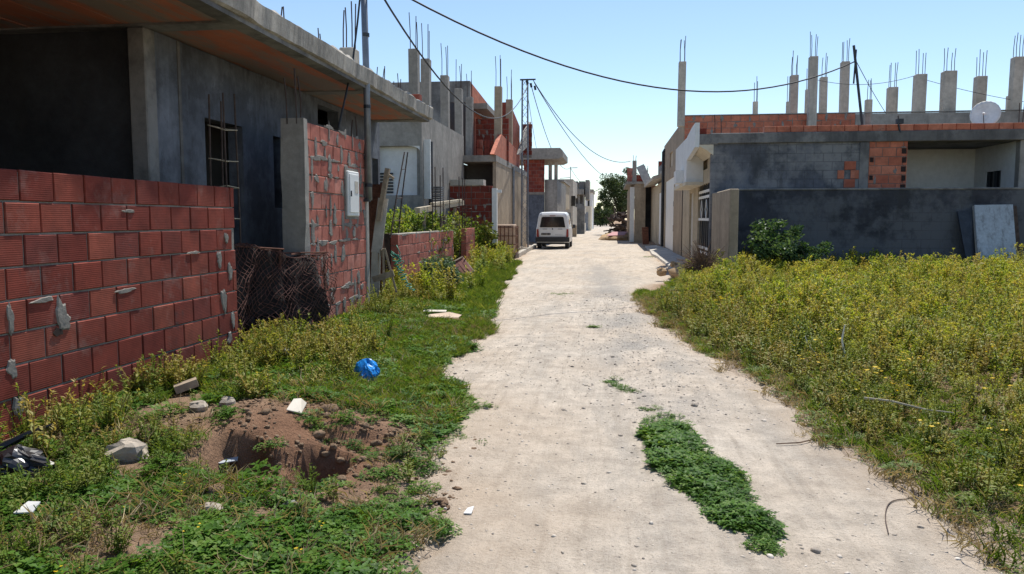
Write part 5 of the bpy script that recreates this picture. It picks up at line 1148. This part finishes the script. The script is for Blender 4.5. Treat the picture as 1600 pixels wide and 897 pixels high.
def v_grass(rg, n, h, w_, r):
    out = dict(v=[], f=[], t=[])
    for k in range(n):
        a = rg.uniform(0, 6.28); rr = r*math.sqrt(rg.random()); b_ = np.array([rr*math.cos(a), rr*math.sin(a), 0]); t_ = rg.uniform(0, 6.28)
        strip_leaf(out, b_, np.array([.55*math.cos(t_), .55*math.sin(t_), rg.uniform(.5, 1.3)]), UPV if rg.random() < .3 else np.array([math.sin(t_), -math.cos(t_), .2]), h*rg.uniform(.5, 1.2), w_, rg.random(), .35)
    return out
def v_flower(rg, n, r, h):
    out = dict(v=[], f=[], t=[])
    for k in range(n):
        a = rg.uniform(0, 6.28); rr = r*math.sqrt(rg.random()); c = np.array([rr*math.cos(a), rr*math.sin(a), h*rg.uniform(.6, 1.1)])
        for j in range(5): b_ = j*1.257; strip_leaf(out, c, np.array([math.cos(b_), math.sin(b_), .35]), UPV, .011, .0045, rg.random(), .1)
    return out
def v_rock(rg, s):
    mb = MB().rock((0,0,.1*s), s, s*rg.uniform(.6, 1), s*rg.uniform(.4, .7), int(rg.integers(1e6)), rough=.3); V = np.array(mb.v); Ft = []
    for f in mb.f: Ft += [f] if len(f) == 3 else [(f[0], f[1], f[2]), (f[0], f[2], f[3])]
    return dict(v=list(V), f=Ft, t=[rg.random()]*len(V))
def scatter(name, label, cat, variants, mat, pts, rot, scl, seed=0, tilt=.15):
    """one 'stuff' object: plant variants placed on points by geometry nodes"""
    rg = np.random.default_rng(seed); col = D.collections.new(name+'_kinds')
    for i, o_ in enumerate(variants):
        me = mesh_np(name+'_kind', np.array(o_['v']), np.array(o_['f']), [mat], np.array(o_['t'])); ob = D.objects.new('%s_kind_%02d' % (name, i), me); col.objects.link(ob)
    n = len(pts); me = D.meshes.new(name); me.vertices.add(n); me.vertices.foreach_set('co', np.asarray(pts, np.float32).ravel())
    r3 = np.stack([rg.normal(size=n)*tilt, rg.normal(size=n)*tilt, rot], 1)
    a = me.attributes.new('rot', 'FLOAT_VECTOR', 'POINT'); a.data.foreach_set('vector', r3.astype(np.float32).ravel())
    a = me.attributes.new('scl', 'FLOAT', 'POINT'); a.data.foreach_set('value', np.asarray(scl, np.float32))
    a = me.attributes.new('idx', 'INT', 'POINT'); a.data.foreach_set('value', rg.integers(0, len(variants), n).astype(np.int32))
    me.update(); o = D.objects.new(name, me); COL.objects.link(o); me.materials.append(mat); props(o, dict(kind='stuff', label=label, category=cat))
    ng = D.node_groups.new(name, 'GeometryNodeTree'); ng.interface.new_socket('Geometry', in_out='INPUT', socket_type='NodeSocketGeometry'); ng.interface.new_socket('Geometry', in_out='OUTPUT', socket_type='NodeSocketGeometry')
    gi = ng.nodes.new('NodeGroupInput'); go = ng.nodes.new('NodeGroupOutput'); ci = ng.nodes.new('GeometryNodeCollectionInfo'); ci.inputs[0].default_value = col; ci.inputs[1].default_value = True; ci.inputs[2].default_value = True
    ip = ng.nodes.new('GeometryNodeInstanceOnPoints'); ip.inputs['Pick Instance'].default_value = True
    def na(nm, ty): q_ = ng.nodes.new('GeometryNodeInputNamedAttribute'); q_.data_type = ty; q_.inputs[0].default_value = nm; return [s for s in q_.outputs if s.enabled][0]
    ng.links.new(gi.outputs[0], ip.inputs['Points']); ng.links.new(ci.outputs[0], ip.inputs['Instance']); ng.links.new(na('idx', 'INT'), ip.inputs['Instance Index'])
    ng.links.new(na('rot', 'FLOAT_VECTOR'), ip.inputs['Rotation']); ng.links.new(na('scl', 'FLOAT'), ip.inputs['Scale']); ng.links.new(ip.outputs[0], go.inputs[0])
    md = o.modifiers.new('scatter', 'NODES'); md.node_group = ng; return o
CLEAR = [(gpos(a, c).x, gpos(a, c).y, r, l) for a, c, r, l in ((574, 594, .13, .3), (28, 742, .2, .35), (290, 618, .16, .45), (460, 650, .1, .3), (348, 668, .1, .25), (200, 716, .13, .3), (311, 640, .09, .25), (148, 632, .09, .3), (42, 818, .07, .2), (692, 499, .32, .3), (355, 632, .08, .2), (440, 560, .12, .3), (250, 640, .22, .2), (660, 765, .12, .1))]
def sample(n, x0, x1, y0, y1, dens, seed):
    rg = np.random.default_rng(seed); x = rg.uniform(x0, x1, n); y = rg.uniform(y0, y1, n); k = rg.random(n) < dens(x, y)
    for (ex, ey_, er, el) in CLEAR:        # trampled, barer ground around litter and stones
        L_ = math.hypot(ex, ey_); dx_, dy_ = -ex/L_, -ey_/L_; a_ = (x-ex)*dx_+(y-ey_)*dy_; b_ = (x-ex)*dy_-(y-ey_)*dx_; k &= ~((a_ > -er)&(a_ < el)&(np.abs(b_) < er))
    x = x[k]; y = y[k]
    return np.stack([x, y, height(x, y)], 1), rg.uniform(0, 6.283, len(x)), rg
M['weed'] = leafmat('field_weed', [(.085,.15,.018), (.16,.235,.028), (.27,.325,.045), (.36,.36,.07), (.39,.315,.09)], .45)
M['weed_dry'] = leafmat('dry_weed', [(.07,.13,.02), (.15,.205,.032), (.255,.265,.055), (.36,.285,.10)], .4)
M['clover'] = leafmat('ground_cover', [(.035,.08,.012), (.06,.14,.018), (.10,.205,.026), (.17,.25,.05)], .42)
M['grass'] = leafmat('verge_grass', [(.06,.105,.018), (.10,.165,.025), (.155,.22,.04), (.24,.24,.07)], .42)
M['petal'] = leafmat('yellow_petals', [(.6,.42,.02), (.75,.55,.03)], .3)
m_, nt_, b_ = newmat('gravel'); oi = N(nt_, 'ShaderNodeObjectInfo'); nt_.links.new(ramp(nt_, oi.outputs['Random'], [(0, (.22,.19,.16)), (.5, (.42,.36,.29)), (1, (.58,.52,.45))]), b_.inputs['Base Color']); b_.inputs['Roughness'].default_value = .9; M['gravel'] = m_
rv = np.random.default_rng(2)
K_weed = [v_weed(rv, .62, 7, 18, .088) for _ in range(7)]; K_dry = [v_weed(rv, .34, 6, 13, .05, .12) for _ in range(6)]; K_mid = [v_weed(rv, .26, 7, 11, .055, .12, False) for _ in range(6)]
K_clov = [v_clover(rv, .10, 34, .024, .075) for _ in range(8)]; K_low = [v_clover(rv, .085, 40, .013, .035) for _ in range(6)]
K_grass = [v_grass(rv, 34, .10, .003, .07) for _ in range(7)]; K_flow = [v_flower(rv, 3, .08, .10) for _ in range(3)]; K_rock = [v_rock(rv, 1.) for _ in range(6)]

soil = lambda x, y: np.clip(np.exp(-(((x+1.75)/.72)**2+((y-4.5)/.82)**2))+.75*np.exp(-(((x+2.7)/.6)**2+((y-4.9)/.45)**2))+.8*np.exp(-(((x+1.1)/.38)**2+((y-3.85)/.3)**2)), 0, 1)
def left_in(x, y): return (left_edge(y)-x > -.05+.35*(fbm(x*4, y*4, 3)-.5))*(x > -3.8)
# foreground leafy cover and verge
lo = lambda x, y: left_in(x, y)*np.clip(1.0-1.35*soil(x, y), 0, 1)*sst(.36, .52, fbm(x*2.1+3, y*2.1, 3)+.12*(y < 4.1)*(x < -.9)-.12*soil(x, y))
p_, r_, rg_ = sample(4600, -4.0, -.6, 2.2, 5.6, lambda x, y: lo(x, y)*np.where(y < 4.0, 1, .4), 1)
scatter('leafy_ground_cover', 'leafy green ground cover plants in the bottom left foreground', 'plants', K_clov, M['clover'], p_, r_, rg_.uniform(.5, 1.2, len(p_))*(.55+.9*fbm(p_[:, 0]*2.6, p_[:, 1]*2.6, 2)), 1)
p_, r_, rg_ = sample(9500, -3.8, -.8, 5.0, 14., lambda x, y: left_in(x, y)*sst(.3, .45, fbm(x*1.3, y*1.3+8, 3))*np.clip(1-soil(x, y)*1.3, 0, 1), 2)
scatter('verge_clover', 'low green clover on the left roadside verge', 'plants', K_low+K_clov[:2], M['clover'], p_, r_, rg_.uniform(.7, 1.5, len(p_)), 2)
p_, r_, rg_ = sample(16000, -4.0, -.8, 3.5, 26., lambda x, y: left_in(x, y)*np.clip(1-soil(x, y)*1.4, 0, 1)*np.where(y < 5.2, .25, 1), 3)
scatter('verge_grass', 'short green grass on the left roadside verge', 'grass', K_grass, M['grass'], p_, r_, rg_.uniform(.5, 1.25, len(p_))*np.where(p_[:, 1] > 12, 1.35, 1), 3)
dw = lambda x, y: left_in(x, y)*np.clip(sst(1.5, .3, x+3.7)*sst(3.6, 4.2, y)*sst(9.4, 8., y)+.8*sst(-2.0, -2.6, x)*sst(5.2, 6.0, y)*sst(8.2, 7.2, y)+.8*sst(-2.4, -3.2, x)*sst(10, 11., y)*sst(14, 12.5, y), 0, 1)*np.clip(1-soil(x, y)*1.5, 0, 1)*(x < -1.3)
p_, r_, rg_ = sample(4200, -3.75, -1.2, 3.5, 17., lambda x, y: dw(x, y)*sst(.34, .54, fbm(x*1.9, y*1.9, 3))*np.where(y < 5.2, .55, 1), 4)
scatter('dry_wall_weeds', 'yellowing weeds along the foot of the foreground brick wall', 'weeds', K_dry+K_mid[:4], M['weed_dry'], p_, r_, rg_.uniform(.45, 1.1, len(p_)), 4)
# overgrown plot on the right
def right_in(x, y, m=.0): return (x-right_edge(y) > m+.35*(fbm(x*3+5, y*3, 3)-.5))*(x < 14)*(y < 18.9)*((y < 16.2)|(x > RX+.3)|(y < 17.0)*(x > 1.2))
fieldd = lambda x, y: x-right_edge(y)
p_, r_, rg_ = sample(13500, .4, 13, 3.2, 18.9, lambda x, y: right_in(x, y, .75)*(.35+.65*sst(.35, .55, fbm(x*.9, y*.9, 3)))*np.where(y < 7.5, .45, 1)*np.where(x > 9.5, .6, 1), 5)
d_ = fieldd(p_[:, 0], p_[:, 1]); sc_ = rg_.uniform(.6, 1.15, len(p_))*np.clip(.35+.45*d_, .4, 1.)*(.5+.16*sst(6, 12, p_[:, 1]))*(.35+1.25*fbm(p_[:, 0]*1.5, p_[:, 1]*1.5, 2))
scatter('field_weeds', 'dense knee-high yellow-green weeds filling the vacant plot on the right', 'weeds', K_weed+K_dry[:3], M['weed'], p_, r_, sc_, 5)
p_, r_, rg_ = sample(5200, .6, 9, 3., 13., lambda x, y: right_in(x, y, .15)*np.where(fieldd(x, y) < 2.6, 1, .5)*(.4+.6*sst(.4, .55, fbm(x*1.1+9, y*1.1, 3))), 6)
scatter('field_understory', 'brownish and green stems in the near part of the vacant plot', 'weeds', K_mid+K_dry, M['weed_dry'], p_, r_, rg_.uniform(.5, 1.2, len(p_))*np.where(p_[:, 1] < 6.5, .7, 1), 6)
p_, r_, rg_ = sample(13000, .3, 6, 2.6, 18., lambda x, y: right_in(x, y, -.02)*np.where((fieldd(x, y) < 1.2)|(y < 6), 1, .35), 7)
scatter('field_edge_grass', 'short green grass along the right edge of the road', 'grass', K_grass+K_low+K_clov[:3], M['grass'], p_, r_, rg_.uniform(.5, 1.2, len(p_)), 7)
# green strip between the wheel tracks
def strip(x, y):
    c = np.interp(y, [3.6, 4.0, 4.6, 5.2, 5.55], [.70, .60, .48, .42, .40]); wv_ = np.interp(y, [3.55, 3.8, 4.3, 5.0, 5.4, 5.6], [.03, .10, .16, .17, .15, .0]); return np.abs(x-c+.08*(fbm(x*0+2, y*3, 2)-.5)) < wv_*(.45+1.1*fbm(x*7, y*7, 3))
p_, r_, rg_ = sample(7600, .1, 1.1, 3.4, 5.7, lambda x, y: strip(x, y)*(.25+.75*sst(.33, .5, fbm(x*6, y*6, 3))), 8)
scatter('centre_strip_clover', 'green clover strip growing between the wheel tracks', 'plants', K_low+K_clov[:2], M['clover'], p_, r_, rg_.uniform(.5, 1.0, len(p_))*(.5+.95*fbm(p_[:, 0]*6, p_[:, 1]*6, 2)), 8)
tuft = [(gpos(a, c), s_) for a, c, s_ in ((965, 606, .10), (985, 612, .10), (955, 598, .07), (1010, 640, .08), (1040, 655, .12), (1025, 660, .1), (610, 772, .10), (650, 770, .08), (645, 800, .11), (610, 798, .12), (580, 806, .08), (1198, 862, .05), (880, 460, .16), (925, 512, .1), (1015, 402, .3), (680, 690, .2), (640, 720, .2), (665, 735, .12), (610, 720, .15), (590, 745, .1), (690, 672, .18), (740, 640, .12), (385, 690, .1), (420, 676, .08), (505, 690, .1), (545, 655, .12), (400, 615, .1), (350, 705, .12), (480, 660, .08), (300, 690, .15), (560, 700, .08), (520, 760, .07), (250, 700, .12), (700, 610, .1), (640, 660, .15))]
pp_ = np.concatenate([np.array([[c.x+rv.normal()*s_*.5, c.y+rv.normal()*s_*.5, 0] for _ in range(int(60*s_)+6)]) for c, s_ in tuft]); pp_[:, 2] = height(pp_[:, 0], pp_[:, 1])
scatter('scattered_tufts', 'small green tufts scattered on the bare soil and road', 'plants', K_low+K_clov[:2], M['clover'], pp_, rv.uniform(0, 6.28, len(pp_)), rv.uniform(.35, .8, len(pp_)), 9)
# yard weeds behind the low wall, far verge
p_, r_, rg_ = sample(1600, -9, -4.3, 15.9, 25.3, lambda x, y: ((x < -4.4)&(y > 16.0)).astype(float), 10); 
scatter('yard_weeds', 'tall bright weeds in the yard behind the low pink brick wall', 'weeds', K_weed, M['grass'], p_, r_, rg_.uniform(1.2, 2.4, len(p_))*np.where(p_[:, 1] < 21.4, 1, .9), 10)
p_, r_, rg_ = sample(1500, -4.5, -2.5, 12.3, 31., lambda x, y: (left_edge(y)-x > .15)*((x > -4.0)|(y > 23.4))*np.where((y > 13.6)&(y < 21.5), .12, 1)*sst(.35, .5, fbm(x*1.5, y*1.5, 3)), 11)
scatter('verge_weeds', 'bushy green weeds on the verge towards the caged tank', 'weeds', K_mid+K_weed[:3], M['weed'], p_, r_, rg_.uniform(.5, 1.1, len(p_)), 11)
p_, r_, rg_ = sample(260, -5.5, -3.6, 55, 80, lambda x, y: (x < -3.9)*1., 12)
scatter('far_verge_weeds', 'weeds along the far left roadside', 'weeds', K_weed, M['weed'], p_, r_, rg_.uniform(.8, 1.4, len(p_)), 12)
p_, r_, rg_ = sample(520, -3.6, -.8, 2.3, 12, lambda x, y: left_in(x, y)*np.where(y < 4.3, .5, .25)*(1-soil(x, y)), 13)
scatter('yellow_flowers', 'tiny yellow flowers among the foreground plants', 'flowers', K_flow, M['petal'], p_, r_, rg_.uniform(.4, .75, len(p_)), 13)
p_, r_, rg_ = sample(500, 1.2, 8, 3.2, 14, lambda x, y: right_in(x, y, .4)*.6, 14)
scatter('field_flowers', 'sparse orange-yellow flowers in the vacant plot', 'flowers', K_flow, M['petal'], p_, r_, rg_.uniform(1., 2.6, len(p_)), 14)
# gravel and clods
p_, r_, rg_ = sample(52000, -1.9, 2.1, 2.2, 16, lambda x, y: (x > left_edge(y)-.1)*(x < right_edge(y)+.1)*(.18+.82*np.exp(-((x-.35+.05*(y-8))/.5)**2)*(y > 5.5)+.25*(fbm(x*2, y*2, 3) > .55))*np.where(y < 5.5, .8, 1), 15)
scatter('road_gravel', 'loose gravel and grit on the dusty road', 'gravel', K_rock, M['gravel'], p_+np.array([0, 0, .004]), r_, np.exp(rg_.normal(size=len(p_))*.5)*.0045, 15)
p_, r_, rg_ = sample(6500, -3.2, -.8, 3.3, 6.2, lambda x, y: np.clip(soil(x, y)*1.2, 0, 1), 16)
scatter('soil_clods', 'crumbly clods of reddish earth around the dug hole', 'soil', K_rock, M['earth'], p_, r_, np.exp(rg_.normal(size=len(p_))*.65)*.007, 16)

# dead straw and leaf litter lying between the plants
M['straw'] = leafmat('straw', [(.22,.16,.09), (.36,.28,.16), (.46,.38,.24)], .2)
K_straw = [v_grass(rv, 22, .11, .0022, .09) for _ in range(5)]
p_, r_, rg_ = sample(5200, -3.8, -.7, 2.4, 11, lambda x, y: left_in(x, y)*(.2+.8*sst(.45, .6, fbm(x*2+31, y*2, 3)))*np.where(y < 5, .75, .6)*np.clip(1-.95*soil(x, y), .04, 1), 21)
scatter('dead_straw', 'dead straw and dry grass blades among the left verge plants', 'straw', K_straw, M['straw'], p_, r_, rg_.uniform(.5, 1.2, len(p_)), 21, .5)
p_, r_, rg_ = sample(3600, .4, 6, 2.8, 15, lambda x, y: right_in(x, y, -.12)*np.where(fieldd(x, y) < .5, 1, .4), 22)
scatter('field_straw', 'dry straw along the edge of the vacant plot', 'straw', K_straw, M['straw'], p_, r_, rg_.uniform(.5, 1.3, len(p_)), 22, .5)
p_, r_, rg_ = sample(1100, -3.7, -1.0, 2.5, 5.4, lambda x, y: left_in(x, y)*np.clip(1-soil(x, y)*1.1, .03, 1)*sst(.42, .6, fbm(x*1.7+7, y*1.7, 3)), 23)
scatter('upright_leafy_weeds', 'taller green leafy weeds standing in the bottom left foreground', 'weeds', K_mid, M['grass'], p_, r_, rg_.uniform(.3, .7, len(p_)), 23)
